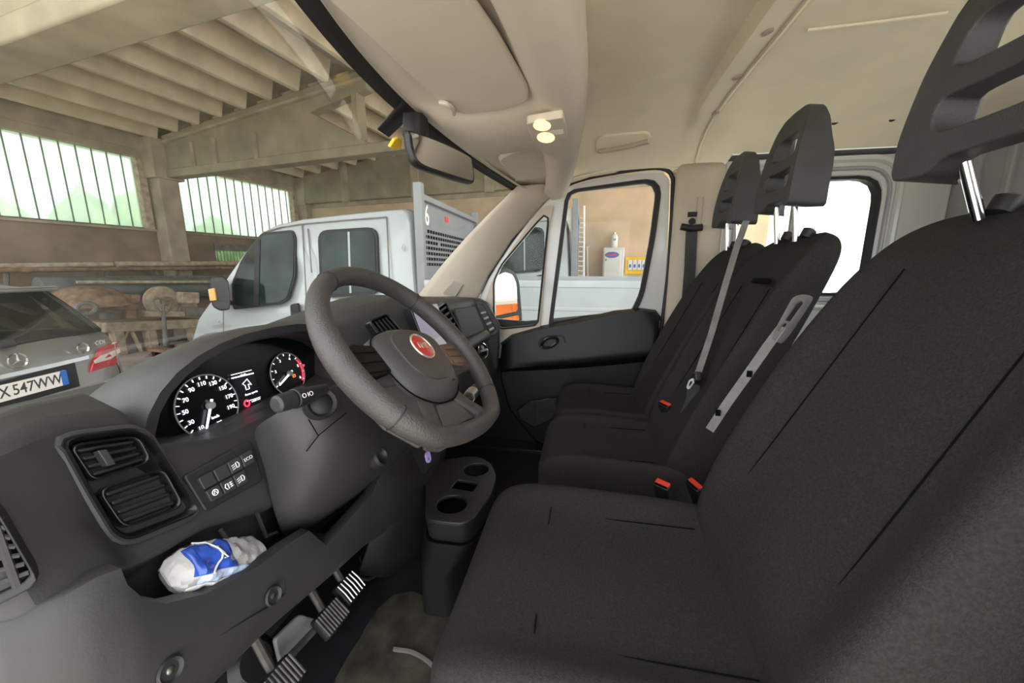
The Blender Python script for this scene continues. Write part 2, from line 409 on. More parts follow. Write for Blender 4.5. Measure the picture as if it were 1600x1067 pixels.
# ================================================================== WHITE DOUBLE-CAB TRUCK
mat('truck_glass', (.018, .030, .027), .06, var=.6, scale=3, spec=.25)
TN = V((1, 0, -.14)); TO = V((2.65, 0, .7))
def ts(px, py, off=0): return pP(px, py, TO - TN.normalized() * off, TN)
tr = thing('pickup_truck', 'white double-cab truck with a grey mesh headboard numbered 6', 'truck', (3.65, 2.4, GZ))
out = [(270, 640), (282, 560), (290, 528), (302, 500), (318, 481), (331, 466), (352, 432), (380, 392), (404, 363), (432, 349), (470, 341), (540, 333), (590, 328), (628, 325), (637, 330), (642, 345), (652, 520), (655, 640)]
prof = [ts(*p) for p in out]; prof = [(p.y, p.z) for p in prof]
prof[0] = (prof[0][0] + .1, -.2); prof[-1] = (1.86, -.2)
prof = [(y, z) for y, z in prof]
cyz = (3.2, .6)
def tring(x, k, zt):
    r = []
    for y, z in prof:
        yy = cyz[0] + (y - cyz[0]) * (1 - k * .03); zz = z - (zt if z > .9 else 0)
        r.append(V((x + (max(z - .7, 0) * .14 if x < 3.6 else -max(z - .7, 0) * .14), yy, zz)))
    return r
obj('cab_body', loft([tring(2.655, .6, .03), tring(2.68, .2, .01), tring(2.78, 0, -.01), tring(4.5, 0, -.01), tring(4.60, .2, .01), tring(4.63, .6, .03)]), 'white_paint', tr, sharp=50)
def tplate(name, pts, m, off0, thick, par, r=0, sharp=38, bev=0):
    P = [ts(*p, off0) for p in pts]
    if r: P = roundpoly(P, r)
    return obj(name, prism(P, V((thick, 0, 0))), m, par, sharp=sharp, bev=bev)
fw = [(366, 440), (378, 412), (392, 388), (410, 368), (455, 362), (459, 372), (458, 430), (448, 465), (436, 472), (368, 480)]
tplate('window_frame', [(362, 442), (376, 408), (391, 384), (409, 364), (457, 359), (462, 372), (461, 432), (450, 468), (437, 476), (364, 484)], 'rubber', .012, .03, tr, .04)
g1 = tplate('front_window', fw, 'truck_glass', .018, .03, tr, .03)
tplate('window_divider', [(398, 380), (406, 374), (404, 477), (396, 478)], 'rubber', .026, .03, g1)
tplate('window_frame', [(496, 360), (589, 354), (592, 460), (501, 466)], 'rubber', .012, .03, tr, .12)
g2 = tplate('rear_window', [(501, 364), (585, 359), (588, 455), (505, 461)], 'truck_glass', .018, .03, tr, .11)
tplate('window_divider', [(543, 362), (546, 362), (549, 458), (546, 458)], 'grey_metal', .022, .02, g2)
for pth in ([(412, 363), (440, 355), (472, 350), (540, 344), (604, 339)], [(472, 351), (475, 400), (478, 456), (480, 560)], [(604, 339), (607, 400), (610, 480), (612, 560)], [(349, 486), (349, 530), (350, 600)], [(481, 357), (484, 390), (487, 426)]):
    obj('panel_gap', tube([ts(*p, .004) for p in pth], .007, 6), 'scrap_grey', tr)
tplate('door_handle', [(453, 476), (465, 473), (468, 497), (455, 501)], 'rubber', .012, .03, tr, .03)
tplate('door_handle', [(573, 472), (587, 469), (590, 488), (575, 491)], 'rubber', .012, .03, tr, .03)
mr = obj('side_mirror', loft([[ts(x, y, o) for x, y in ((328, 436), (336, 431), (350, 431), (357, 440), (360, 470), (359, 484), (345, 486), (333, 480), (328, 466))] for o in (.26, .20, .10)]), 'black_plastic', tr, bev=.02)
tplate('indicator', [(325, 452), (334, 450), (337, 469), (328, 470)], 'lamp_orange', .275, .03, mr)
obj('mirror_arm', tube([ts(352, 470, .12), ts(364, 474, -.02)], .03, 8), 'black_plastic', mr)
tplate('wheel_arch', [(292, 552), (302, 530), (325, 520), (350, 519), (372, 524), (395, 540), (400, 600), (288, 600)], 'scrap_grey', .006, .03, tr, .05)
tplate('fender_print', [(325, 503), (342, 502), (342, 503.5), (325, 504.5)], 'grey_metal', .004, .01, tr)
tplate('fender_print', [(323, 506.5), (345, 505), (345, 507), (323, 508.5)], 'grey_metal', .004, .01, tr)
for y, x in ((4.05, 2.78), (4.05, 4.3), (.2, 2.9), (.2, 4.3)):
    obj('wheel', lathe([(.02, 0), (.2, .01), (.22, -.02), (.33, -.01), (.34, .05), (.34, .17), (.3, .2), (.02, .2)], 24, Matrix.Translation((x, y, GZ + .34)) @ Matrix.Rotation(PI / 2, 4, 'Y')), 'rubber', tr)
obj('chassis', box((3.65, .6, -.18), (.9, 5.6, .2)), 'scrap_grey', tr)
# headboard
HY = 1.654
obj('headboard_post', box((2.70, HY, 1.1), (.08, .09, 1.5)), 'truck_grey', tr, bev=.008)
obj('headboard_post', box((4.74, HY, 1.1), (.08, .09, 1.5)), 'truck_grey', tr, bev=.008)
hb = obj('headboard', box((3.72, HY + .02, 1.1), (1.98, .03, 1.24)), 'truck_grey', tr)
obj('top_rail', box((3.72, HY - .01, 1.72), (1.98, .07, .06)), 'truck_grey', hb, bev=.008)
sl = []
for r in range(7):
    for k in range(24):
        if (r * 7 + k * 3) % 29 == 0: continue
        sl.append(box((2.84 + k * .076, HY + .003, 1.40 - r * .058), (.04, .012, .032)))
s_ = obj('slot_rows', join(*sl), 'void', hb); s_['kind'] = 'stuff'
RB = Matrix(((1, 0, 0, 0), (0, 0, -1, 0), (0, 1, 0, 0), (0, 0, 0, 1)))          # text upright, read from behind the truck
txt('number', '6', .30, Matrix.Translation((2.90, HY + .003, 1.555)) @ RB, 'white_print', hb, bold=.004, sx=.8)
obj('red_mark', box((3.50, HY + .003, 1.59), (.11, .006, .06)), 'sign_red', hb)
txt('number', '6', .10, frame(ts(630, 386, .012), V((0, -1, 0)), V((0, 0, 1))), 'grey_metal', tr, ext=.002)
# load bed
obj('bed_floor', box((3.68, -.2, .30), (2.08, 3.6, .08)), 'truck_bed', tr)
for x in (2.63, 4.74):
    ds = obj('drop_side', box((x, -.2, .60), (.035, 3.6, .56)), 'truck_bed', tr, bev=.006)
    obj('side_rail', box((x, -.2, .86), (.055, 3.6, .07)), 'white_paint', ds, bev=.01)
    obj('side_rib', box((x, -.2, .62), (.05, 3.6, .04)), 'white_paint', ds, bev=.01)
obj('tail_board', box((3.68, -2.0, .60), (2.08, .035, .56)), 'truck_bed', tr, bev=.006)
# the second truck behind it, on a raised concrete strip
tb = copy_tree(tr); tb.location = tr.location + V((2.6, -1.5, .24))
tb['label'] = 'second white double-cab truck parked behind, seen past the passenger quarter glass'
for ch in list(tb.children):
    if ch.name.startswith(('drop_side', 'tail_board')):
        for s2 in list(ch.children): bpy.data.objects.remove(s2)
        bpy.data.objects.remove(ch); continue
    for s2 in list(ch.children):
        if s2.name.startswith(('number', 'red_mark')): bpy.data.objects.remove(s2)
    
ps = struct('trim_3', box((6.25, .6, GZ + .12), (2.4, 7.5, .24)), 'concrete', 'raised concrete strip under the second truck', bev=.02)
# ladder-like rack beside the second truck
lr = thing('wire_rack', 'tall white wire rack leaning against the tan wall', 'rack', tuple(pD(900, 450, 8.4)))
for px in (884, 897, 912):
    a = pD(px, 322, 8.4); b_ = pD(px + 1, 470, 8.4); obj('upright', tube([a, V((b_.x, b_.y, GZ))], .035, 8), 'cabinet_white', lr)
for k in range(15):
    y = 340 + k * 7.5
    obj('rung', tube([pD(897, y, 8.4), pD(912, y + 1, 8.4)], .014, 6), 'cabinet_white', lr)
obj('panel', prism([pD(884, 330, 8.45), pD(897, 320, 8.45), pD(898, 470, 8.45), pD(884, 470, 8.45)], U * .06), 'cabinet_white', lr)

# ================================================================== wall things by the passenger window
def wp(px, py): q = pP(px, py, CP + U * A1, U); d = q - CP; return d.dot(W), q.z
def wbox(x0, y0, x1, y1, dp, back=0):
    b0, z1 = wp(x0, y0); b1, z0 = wp(x1, y1); return sbox(A1 - dp, A1 - back - .001, b1, b0, z0, z1)
b0, z1 = wp(945, 388)
cab = thing('metal_cabinet', 'white metal wall cabinet with a blue oval logo', 'cabinet', tuple(S(A1 - .15, wp(958, 436)[0], wp(958, 440)[1])))
obj('body', wbox(945, 388, 973, 445, .35), 'cabinet_white', cab, bev=.01)
obj('door', wbox(947, 392, 969, 443, .37, .35), 'plate_white', cab, bev=.005)
c0 = S(A1 - .375, wp(958, 399)[0], wp(958, 399)[1]); MW = frame(c0, -W, V((0, 0, 1)))
lg = obj('logo', plate([(.17 * math.cos(t_ * PI / 12), .075 * math.sin(t_ * PI / 12)) for t_ in range(24)], .004, MW), 'logo_blue', cab)
obj('logo_band', plate([(-.13, -.02), (.13, -.02), (.13, .02), (-.13, .02)], .006, MW @ Matrix.Translation((0, 0, .004))), 'sign_red', lg)
obj('lock', wbox(948, 405, 950, 408, .385, .36), 'scrap_grey', cab)
bo = thing('gas_bottle', 'small white bottle standing on top of the metal cabinet', 'bottle', tuple(S(A1 - .18, wp(960, 388)[0], wp(960, 388)[1])))
obj('bottle_body', lathe([(.02, 0), (.085, .005), (.09, .02), (.09, .26), (.06, .32), (.03, .34)], 18, Matrix.Translation(bo.location + V((0, 0, .004)))), 'cabinet_white', bo)
obj('cap', lathe([(.01, .33), (.035, .335), (.035, .38), (.01, .385)], 14, Matrix.Translation(bo.location)), 'cabinet_white', bo)
obj('mark', tf(box((0, 0, 0), (.05, .004, .05)), Matrix.Translation(bo.location + V((-.087, 0, .2))) @ Matrix.Rotation(PI / 2, 4, 'Z')), 'ink', bo)
yb = thing('socket_board', 'yellow board with white power sockets on the tan wall', 'board', tuple(S(A1 - .05, wp(995, 427)[0], wp(995, 427)[1])))
obj('backing', wbox(978, 402, 1012, 428, .04), 'yellow', yb, bev=.006)
for k in range(4):
    s_ = obj('socket', wbox(982 + k * 7, 406, 987.5 + k * 7, 422, .09, .04), 'cabinet_white', yb, bev=.01)
    obj('socket_hole', wbox(983.5 + k * 7, 413, 986 + k * 7, 418, .095, .085), 'logo_blue', s_)
pp = tag(obj('wall_pipe', tube([S(A1 - .1, wp(922, 385)[0], wp(922, 385)[1]), S(A1 - .1, wp(918, 387)[0], wp(918, 385)[1]), S(A1 - .1, wp(924, 440)[0], GZ)], .025, 8), 'cabinet_white'), 'thin pale pipe bent down the tan wall beside the rack', 'pipe')

sk_ = thing('reflection_skip', 'orange ribbed skip added out of view to put orange into the door mirror', 'skip', (2.8, -6.0, GZ))  # unseen skip, added for the orange reflection in the door mirror
mat('skip_orange', (.80, .20, .04), .5, var=.1)
obj('skip_body', tf(loft([[V((sx * w_, sy * .6, z)) for sx, sy in ((-1, -1), (1, -1), (1, 1), (-1, 1))] for w_, z in ((.7, .1), (1.05, 1.25))]), Matrix.Translation(sk_.location)), 'skip_orange', sk_, bev=.01)
for x in (-.6, 0, .6): obj('skip_rib', tf(box((x, .61, .7), (.08, .05, 1.1)), Matrix.Translation(sk_.location)), 'skip_orange', sk_)
obj('skip_rim', tf(join(box((0, .6, 1.27), (2.2, .08, .08)), box((0, -.6, 1.27), (2.2, .08, .08)), box((-1.06, 0, 1.27), (.08, 1.2, .08)), box((1.06, 0, 1.27), (.08, 1.2, .08))), Matrix.Translation(sk_.location)), 'cabinet_white', sk_)
obj('skid', tf(box((0, 0, .05), (1.3, .9, .1)), Matrix.Translation(sk_.location)), 'scrap_grey', sk_)
# ================================================================== SILVER CAR AHEAD
a_ = math.radians(13.8); cw = V((math.cos(a_), math.sin(a_), 0)); cf = V((-math.sin(a_), math.cos(a_), 0))
CO = V((.748, 3.914, GZ)) + cw * .11
car = thing('hatchback_car', 'grey metallic hatchback seen from behind, parked ahead of the windscreen', 'car', tuple(CO))
MC = frame(CO, cw, cf)
def cx(g): return tf(g, MC)
# side profile: (forward, z, half width)
pr_ = [(.35, .18, .70), (.06, .28, .80), (-.06, .40, .83), (-.08, .55, .845), (-.06, .64, .85), (-.02, .70, .855), (.0, .95, .85), (.03, 1.05, .83), (.09, 1.12, .80)]
rings = []
def cring(y, z, hw, bulge=.10):
    n = 11; r = []
    for k in range(n):
        s = -1 + 2 * k / (n - 1); yy = y + bulge * abs(s) ** 4 + .03 * s * s
        r.append(V((hw * s, yy, z)))
    return r
rows = [cring(*p) for p in pr_]
obj('rear_body', cx(grid(rows)), 'silver_car', car, sharp=60)
# sides, roof
side = []
for s in (-1, 1):
    g = grid([[V((s * .85, .13, z)), V((s * .87, 1.0, z)), V((s * .88, 2.5, z)), V((s * .84, 3.9, z * .85)), V((s * .6, 4.15, z * .8))] for z in (.25, .55, .95)] + [[V((s * .80, .2, 1.13)), V((s * .82, 1.0, 1.1)), V((s * .82, 2.5, 1.05)), V((s * .78, 3.2, .98)), V((s * .6, 4.0, .85))]])
    obj('side_panel', cx(g), 'silver_car', car, sharp=60)
roof = [[V((s * hw, y, z - .05 * abs(s) ** 3)) for s in (-1, -.8, -.4, 0, .4, .8, 1)] for y, z, hw in ((.36, 1.50, .66), (.60, 1.55, .66), (1.5, 1.59, .66), (2.2, 1.52, .64), (3.1, 1.08, .74), (4.1, .85, .6), (4.2, .4, .6))]
obj('roof', cx(grid(roof)), 'silver_car', car, sharp=60)
obj('roof_spoiler', cx(join(*[box((0, .34, 1.49), (1.28, .12, .04))])), 'silver_car', car, bev=.015)
gl = [[V((s * hw, y + .05 * s * s, z)) for s in (-1, -.6, 0, .6, 1)] for y, z, hw in ((.10, 1.12, .76), (.22, 1.30, .70), (.35, 1.47, .64))]
rw = obj('rear_window', cx(grid(gl)), 'glass_tint', car)
for s in (-1, 1):
    obj('rear_pillar', cx(loft([[V((s * (hw + d), y + e, z)) for d, e in ((-.02, .05), (.08, .13), (.10, .30), (.0, .22))] for y, z, hw in ((.10, 1.10, .76), (.22, 1.30, .69), (.36, 1.48, .63))])), 'silver_car', car)
    obj('side_window', cx(grid([[V((s * .80, .5, 1.13)), V((s * .82, 2.6, 1.06))], [V((s * .68, .6, 1.45)), V((s * .66, 2.0, 1.48))]])), 'glass_tint', car)
obj('cabin_floor', cx(box((0, 1.6, .75), (1.4, 2.2, .1))), 'car_interior', car)
for s in (-.4, .4): obj('rear_headrest', cx(box((s, .95, 1.12), (.3, .12, .28))), 'car_interior', car, bev=.04)
obj('rear_seat', cx(box((0, 1.0, .95), (1.3, .2, .36))), 'car_interior', car, bev=.05)
obj('window_wiper', cx(join(tube([(-.02, .04, 1.14), (.22, .12, 1.19), (.42, .2, 1.27)], .008, 6), box((0, .05, 1.13), (.08, .05, .05)))), 'rubber', car)
obj('window_seal', cx(join(tube([(-.74, .13, 1.115), (0, .085, 1.115), (.74, .13, 1.115)], .018, 6), tube([(.76, .14, 1.12), (.70, .26, 1.30), (.64, .40, 1.475)], .008, 6))), 'car_trim', car)
def tail(s):
    o = obj('tail_lamp', cx(loft([[V((s * x, y + d, z)) for x, y, z in ((.46, .004, .80), (.49, .004, .86), (.62, .022, .97), (.84, .10, .985), (.87, .16, .90), (.87, .16, .80), (.80, .085, .79))] for d in (.03, -.012)])), 'lamp_red', car, bev=.006)
    obj('clear_band', cx(loft([[V((s * x, y + d, z)) for x, y, z in ((.51, .002, .885), (.58, .010, .915), (.855, .115, .92), (.862, .12, .885), (.66, .022, .865), (.51, .002, .862))] for d in (.0, -.014)])), 'lamp_clear', o)
    obj('lamp_split', cx(tube([(s * .755, .045, .785), (s * .765, .05, .985)], .004, 6)), 'silver_car', o)
tail(1); tail(-1)
obj('plate_recess', cx(box((0, -.012, .82), (.70, .02, .22))), 'car_trim', car, bev=.01)
obj('chrome_strip', cx(loft([[V((x, -.02 + .03 * (x / .5) ** 2, z)) for z in (.915, .945)] + [V((x, -.045 + .03 * (x / .5) ** 2, z)) for z in (.945, .915)] for x in (-.46, -.2, 0, .2, .46)])), 'chrome', car)
np_ = obj('number_plate', cx(box((0, -.027, .815), (.52, .012, .115))), 'plate_white', car, bev=.003)
obj('blue_band', cx(box((.238, -.034, .815), (.042, .004, .113))), 'plate_blue', np_)
obj('blue_band', cx(box((-.238, -.034, .815), (.042, .004, .113))), 'plate_blue', np_)
RX = Matrix(((1, 0, 0, 0), (0, 0, -1, 0), (0, 1, 0, 0), (0, 0, 0, 1)))
txt('plate_text', 'X', .105, MC @ Matrix.Translation((-.135, -.034, .815)) @ RX, 'ink', np_, bold=.001, sx=.8)
txt('plate_text', '547WW', .105, MC @ Matrix.Translation((.065, -.034, .815)) @ RX, 'ink', np_, bold=.001, sx=.83)
em = obj('emblem', cx(tf(lathe([(.048, 0), (.056, .006), (.056, -.004), (.048, 0)], 28, cap=False), Matrix.Translation((0, -.008, 1.01)) @ RX)), 'chrome', car)
for k in range(3):
    q = PI / 2 + k * 2 * PI / 3
    obj('star_ray', cx(tf(prism([V((.05 * math.cos(q), .05 * math.sin(q), 0)), V((.010 * math.cos(q + 1.05), .010 * math.sin(q + 1.05), 0)), V((0, 0, .006)), V((.010 * math.cos(q - 1.05), .010 * math.sin(q - 1.05), 0))], (0, 0, .004)), Matrix.Translation((0, -.010, 1.01)) @ RX)), 'chrome', em)
txt('model_print', 'CDI', .05, MC @ Matrix.Translation((.58, -.008, 1.03)) @ RX, 'chrome', car, ext=.004)
em2 = obj('round_badge', cx(tf(lathe([(.034, 0), (.044, .006), (.044, -.004), (.034, 0)], 20, cap=False), Matrix.Translation((.44, -.008, 1.01)) @ RX)), 'chrome', car)
obj('bumper_line', cx(tube([(-.8, .03, .665), (-.4, -.055, .66), (0, -.066, .66), (.4, -.055, .66), (.70, -.01, .68), (.755, .04, .74), (.76, .055, .80)], .006, 6)), 'car_trim', car)
obj('bumper_ledge', cx(loft([[V((x, yb_, z)) for yb_, z in ((-.06 + .16 * abs(x / .85) ** 4, .60), (-.12 + .16 * abs(x / .85) ** 4, .585), (-.12 + .16 * abs(x / .85) ** 4, .55), (-.05 + .16 * abs(x / .85) ** 4, .54))] for x in (-.85, -.6, -.3, 0, .3, .6, .85)])), 'silver_car', car, sharp=60)
for s in (-.75, .75):
    for y in (.75, 3.4): obj('tyre', cx(tf(lathe([(.02, 0), (.2, .0), (.31, .0), (.32, .03), (.32, .17), (.3, .2), (.02, .2)], 20), Matrix.Translation((s - .1, y, .32)) @ Matrix.Rotation(PI / 2, 4, 'Y'))), 'rubber', car)

# ================================================================== clutter along the far wall
def at(px, py, b): return pP(px, py, CP + W * b, W)
CB = 9.6
wb = thing('workbench', 'rusty steel workbench with braced legs, cluttered with machine parts', 'workbench', tuple(V((*at(240, 520, CB).xy, GZ))))
def seg(name, p, q, r, m, par, b=CB, n=6): return obj(name, tube([at(*p, b), at(*q, b)], r, n), m, par)
obj('bench_top', prism([at(165, 504, CB - .1), at(322, 498, CB - .1), at(322, 512, CB - .1), at(165, 520, CB - .1)], W * .8), 'scrap_tan', wb, bev=.02)
for px in (180, 232, 300):
    a = at(px, 512, CB); obj('leg', box((a.x, a.y, (a.z + GZ) / 2), (.16, .16, a.z - GZ)), 'scrap_tan', wb, bev=.01)
    a = at(px, 512, CB + .6); obj('leg', box((a.x, a.y, (a.z + GZ) / 2), (.14, .14, a.z - GZ)), 'scrap_grey', wb, bev=.01)
seg('brace', (185, 550), (200, 515), .035, 'scrap_tan', wb); seg('brace', (205, 515), (226, 560), .035, 'scrap_tan', wb); seg('brace', (182, 556), (228, 560), .04, 'scrap_grey', wb)
obj('lower_shelf', prism([at(250, 536, CB), at(318, 530, CB), at(318, 540, CB), at(250, 546, CB)], W * .6), 'scrap_grey', wb)
dk = thing('millstone', 'pale round grinding wheel standing upright on the workbench', 'grinding wheel', tuple(at(252, 495, CB + .23)))
MD = frame(at(253, 470, CB + .23), U, V((0, 0, 1)))
k_ = (at(280, 473, CB + .22) - at(226, 473, CB + .22)).length / 2
obj('stone', lathe([(.03, -.10), (k_ * .85, -.10), (k_, -.06), (k_, .06), (k_ * .85, .10), (.03, .10)], 22, MD), 'scrap_tan', dk)
obj('hub', lathe([(.02, -.15), (.10, -.15), (.10, .22), (.02, .22)], 14, MD), 'scrap_rust', dk)
for i, (x0, y0, x1, y1, m, nm, lb) in enumerate(((285, 456, 312, 474, 'scrap_tan', 'wooden_block', 'pale wooden block right of the grinding wheel'), (186, 462, 202, 474, 'scrap_tan', 'carton', 'small yellowish carton on the scrap pile'), (150, 474, 218, 484, 'scrap_rust', 'rusty_plate', 'long rusty plate lying across the scrap pile'), (206, 460, 220, 473, 'scrap_rust', 'rusty_casting', 'rusty casting left of the grinding wheel'), (226, 486, 290, 495, 'scrap_tan', 'plank', 'pale plank lying under the grinding wheel'), (198, 484, 214, 498, 'scrap_rust', 'rusty_stand', 'short rusty stand on the bench end'), (165, 488, 180, 500, 'scrap_grey', 'metal_box', 'small dark metal box on the bench corner'), (292, 480, 318, 494, 'scrap_grey', 'machine_block', 'dark machine block at the bench end by the truck'))):
    P = roundpoly([at(x0, y0, CB - .1), at(x1, y0 + 1, CB - .1), at(x1, y1, CB - .1), at(x0, y1, CB - .1)], .03, 2)
    tag(obj(nm, prism(P, W * .22), m, bev=.015), lb, nm.split('_')[-1])
dm = tag(obj('rusty_dome', tf(lathe([(.55, 0), (.52, .14), (.36, .28), (.15, .34), (.02, .35)], 20), Matrix.Translation(at(140, 478, CB - .45))), 'scrap_rust'), 'rusty dome-shaped cover behind the car roof', 'cover')
st = tag(obj('hand_wheel', join(tube([at(134, 486, CB - 1.1), V((*at(134, 486, CB - 1.1).xy, GZ))], .03, 8), tube([at(134 + 15 * math.cos(q), 482 + 9 * math.sin(q), CB - 1.1) for q in [k * PI / 10 for k in range(20)]], .035, 8, closed=True)), 'scrap_grey'), 'dark hand wheel on a post in front of the rusty dome', 'wheel')
# pallet jack
pj = thing('pallet_jack', 'dark pallet jack with a heart-shaped handle in front of the bench', 'pallet jack', tuple(V((*at(262, 560, 8.6).xy, GZ))))
J = 8.6
obj('handle_loop', tube([at(*p, J) for p in ((254, 492), (245, 482), (239, 474), (240, 468), (247, 466), (255, 469), (263, 468), (268, 472), (266, 482), (256, 492))], .022, 8), 'scrap_grey', pj)
obj('drawbar', tube([at(255, 470, J), at(256, 500, J), at(260, 552, J)], [.02, .032, .045], 10), 'scrap_grey', pj)
obj('pump', tube([at(258, 545, J), V((*at(262, 560, J).xy, GZ + .2))], [.10, .14], 12), 'scrap_grey', pj)
for k in (-.12, .12): obj('steer_wheel', lathe([(.02, -.04), (.1, -.04), (.1, .04), (.02, .04)], 16, Matrix.Translation(V((*at(262, 560, J).xy, GZ + .1)) + U * k) @ Matrix.Rotation(PI / 2, 4, 'X')), 'rubber', pj)
for k in (-.2, .2):
    a = V((*at(262, 560, J).xy, GZ + .18)) + U * k; obj('fork', box(a - W * .6, (.16, 1.2, .06), Matrix.Rotation(az, 3, 'Z')), 'scrap_rust', pj, bev=.01)
rm = tag(obj('red_frame', tube([at(222, 588, 8.9), at(232, 560, 8.9), at(248, 548, 8.9), at(262, 556, 8.9)], .06, 8), 'scrap_rust'), 'bent reddish metal frame beside the pallet jack', 'metal frame')
cr = tag(obj('coiled_hose', tube([at(212 + 14 * math.cos(q), 578 + 9 * math.sin(q), 9.0) for q in [k * PI / 10 for k in range(20)]], .03, 8, closed=True), 'scrap_tan'), 'pale coiled hose on the ground by the bench legs', 'hose')
# long stock on wall brackets
def rail(name, p, q, r, m, lb, cat, b=10.44, n=10): return tag(obj(name, tube([at(*p, b), at(*q, b)], r, n), m), lb, cat)
rail('large_pipe', (60, 452), (420, 448), .22, 'pipe_green', 'thick grey-green pipe stored along the far wall', 'pipe', 10.2, 20)
rail('steel_bar', (-60, 417), (175, 413), .05, 'scrap_tan', 'pale rusty bar on the top bracket, left of the joint', 'bar')
rail('steel_bar', (182, 413), (420, 411), .06, 'scrap_tan', 'pale rusty bar on the top bracket, right of the joint', 'bar')
rail('steel_tube', (-60, 423), (420, 418), .04, 'scrap_rust', 'thin dark rusty tube just under the pale bars', 'tube', 10.30)
rail('timber_beam', (90, 436), (420, 432), .05, 'scrap_grey', 'dark stored beam between the pale bars and the thick pipe', 'beam', 10.48)
rail('steel_bar', (120, 441), (420, 440), .03, 'scrap_tan', 'thin pale bar resting over the thick pipe', 'bar', 9.80)
for px in (10, 166, 246, 278):
    p = at(px, 412, 10.52); q = at(px, 446, 10.52)
    tag(obj('wall_bracket', join(tube([p, q], .035, 6), tube([q, q + W * .4], .03, 6)), 'scrap_grey'), {10: 'pale bracket post left of the car roof', 166: 'dark wall bracket near the joint of the pale bars', 246: 'dark wall bracket above the grinding wheel', 278: 'dark wall bracket nearest the white truck'}[px], 'bracket')

# ================================================================== VAN CAB SHELL
def holed(outer, holes, ext):
    # flat polygon with holes, given thickness
    b = bmesh.new(); ext = V(ext)
    for loop in [outer] + list(holes):
        vv = [b.verts.new(V(p)) for p in loop]
        for i in range(len(vv)): b.edges.new((vv[i], vv[(i + 1) % len(vv)]))
    bmesh.ops.triangle_fill(b, edges=b.edges[:], use_beauty=True, use_dissolve=False)
    b.verts.index_update()
    vs_ = [v.co.copy() for v in b.verts]; fs = [tuple(v.index for v in f.verts) for f in b.faces]; b.free()
    n = len(vs_); out = vs_ + [p + ext for p in vs_]; faces = fs + [tuple(i + n for i in reversed(f)) for f in fs]
    k = 0
    for loop in [outer] + list(holes):
        m = len(loop)
        faces += [(k + i, k + (i + 1) % m, n + k + (i + 1) % m, n + k + i) for i in range(m)]
        k += m
    return out, faces
fl = struct('floor', join(box((0, -.30, -.03), (1.86, 2.5, .06)), box((0, .98, .28), (1.80, .05, .66), Matrix.Rotation(-.45, 3, 'X'))), 'floor', 'dark rubber-covered cab floor under the pedals')
obj('dried_mud', grid([[V((-.30 + .16 * math.cos(a) * r * (1 + .2 * math.sin(3 * a)), .42 + .20 * math.sin(a) * r * (1 + .25 * math.cos(2 * a)), .0035 + .001 * (1 - r))) for a in [k * PI / 10 for k in range(20)]] for r in (1, .6, .2, .01)], True), 'mud', fl)
obj('loose_strap', tube(spline([(-.40, .28, .01), (-.34, .33, .012), (-.31, .40, .01), (-.31, .46, .01)], 5), .006, 6), 'scrap_grey', fl)

# ---- roof lining
def rz(x):
    t = abs(x); P = [(0, 1.650), (.3, 1.643), (.5, 1.628), (.65, 1.605), (.76, 1.572), (.84, 1.525), (.885, 1.475), (.90, 1.44)]
    for (a, za), (b, zb) in zip(P, P[1:]):
        if t <= b: k = (t - a) / (b - a); return za + (zb - za) * k
    return 1.44
xs = [-.90, -.885, -.84, -.76, -.65, -.5, -.3, -.15, 0, .15, .3, .5, .65, .76, .84, .885, .90]
def roofrow(y, drop):
    k = 1 if y < -.6 else 0          # behind the pillar the lining ends higher, above the black strip
    X = [x if not k or abs(x) < .86 else math.copysign(.866 if abs(x) < .89 else .872, x) for x in xs]
    return [V((x, y, (1.500 if k and abs(x) > .87 else rz(x)) - drop * max(0, 1 - (x / .80) ** 2))) for x in X]
ce = sthing('ceiling', 'cream fabric roof lining of the cab', (0, -.5, 1.6))
obj('front_lining', grid([roofrow(.20, 0), roofrow(-.05, 0), roofrow(-.37, 0), roofrow(-.400, .0), roofrow(-.412, .046), roofrow(-.445, .044), roofrow(-.483, .042)]), 'liner', ce, sharp=40)
obj('rear_lining', grid([roofrow(-.487, .042), roofrow(-.60, .042), roofrow(-.63, .042), roofrow(-.9, .042), roofrow(-1.40, .05), [p - V((0, 0, .05)) for p in roofrow(-1.52, .08)]]), 'liner', ce, sharp=60)
sp = [V((x, -.485, rz(x) - .042 * max(0, 1 - (x / .80) ** 2) - .002)) for x in xs]
obj('seam_bead', tube([p + V((0, .005, 0)) for p in sp], .0045, 6), 'liner_plastic', ce)
obj('seam_bead', tube([p - V((0, .008, 0)) for p in sp], .0055, 6), 'liner', ce)
obj('crease', tube(spline([pZ(1262, 47, 1.600), pZ(1370, 34, 1.594), pZ(1480, 20, 1.588)], 5), .004, 6), 'liner', ce)
for p in ((1199, 52), (1152, 122), (1119, 171)):
    q = pZ(*p, 1.600); q.z = rz(q.x) - .042 * (1 - (q.x / .8) ** 2) - .004
    obj('clip', tf(lathe([(.004, -.004), (.016, -.002), (.016, .004), (.004, .006)], 14), Matrix.Translation(q) @ Matrix.Rotation(.5, 4, 'Z') @ Matrix.Diagonal((1, .55, 1, 1))), 'liner_shade', ce)
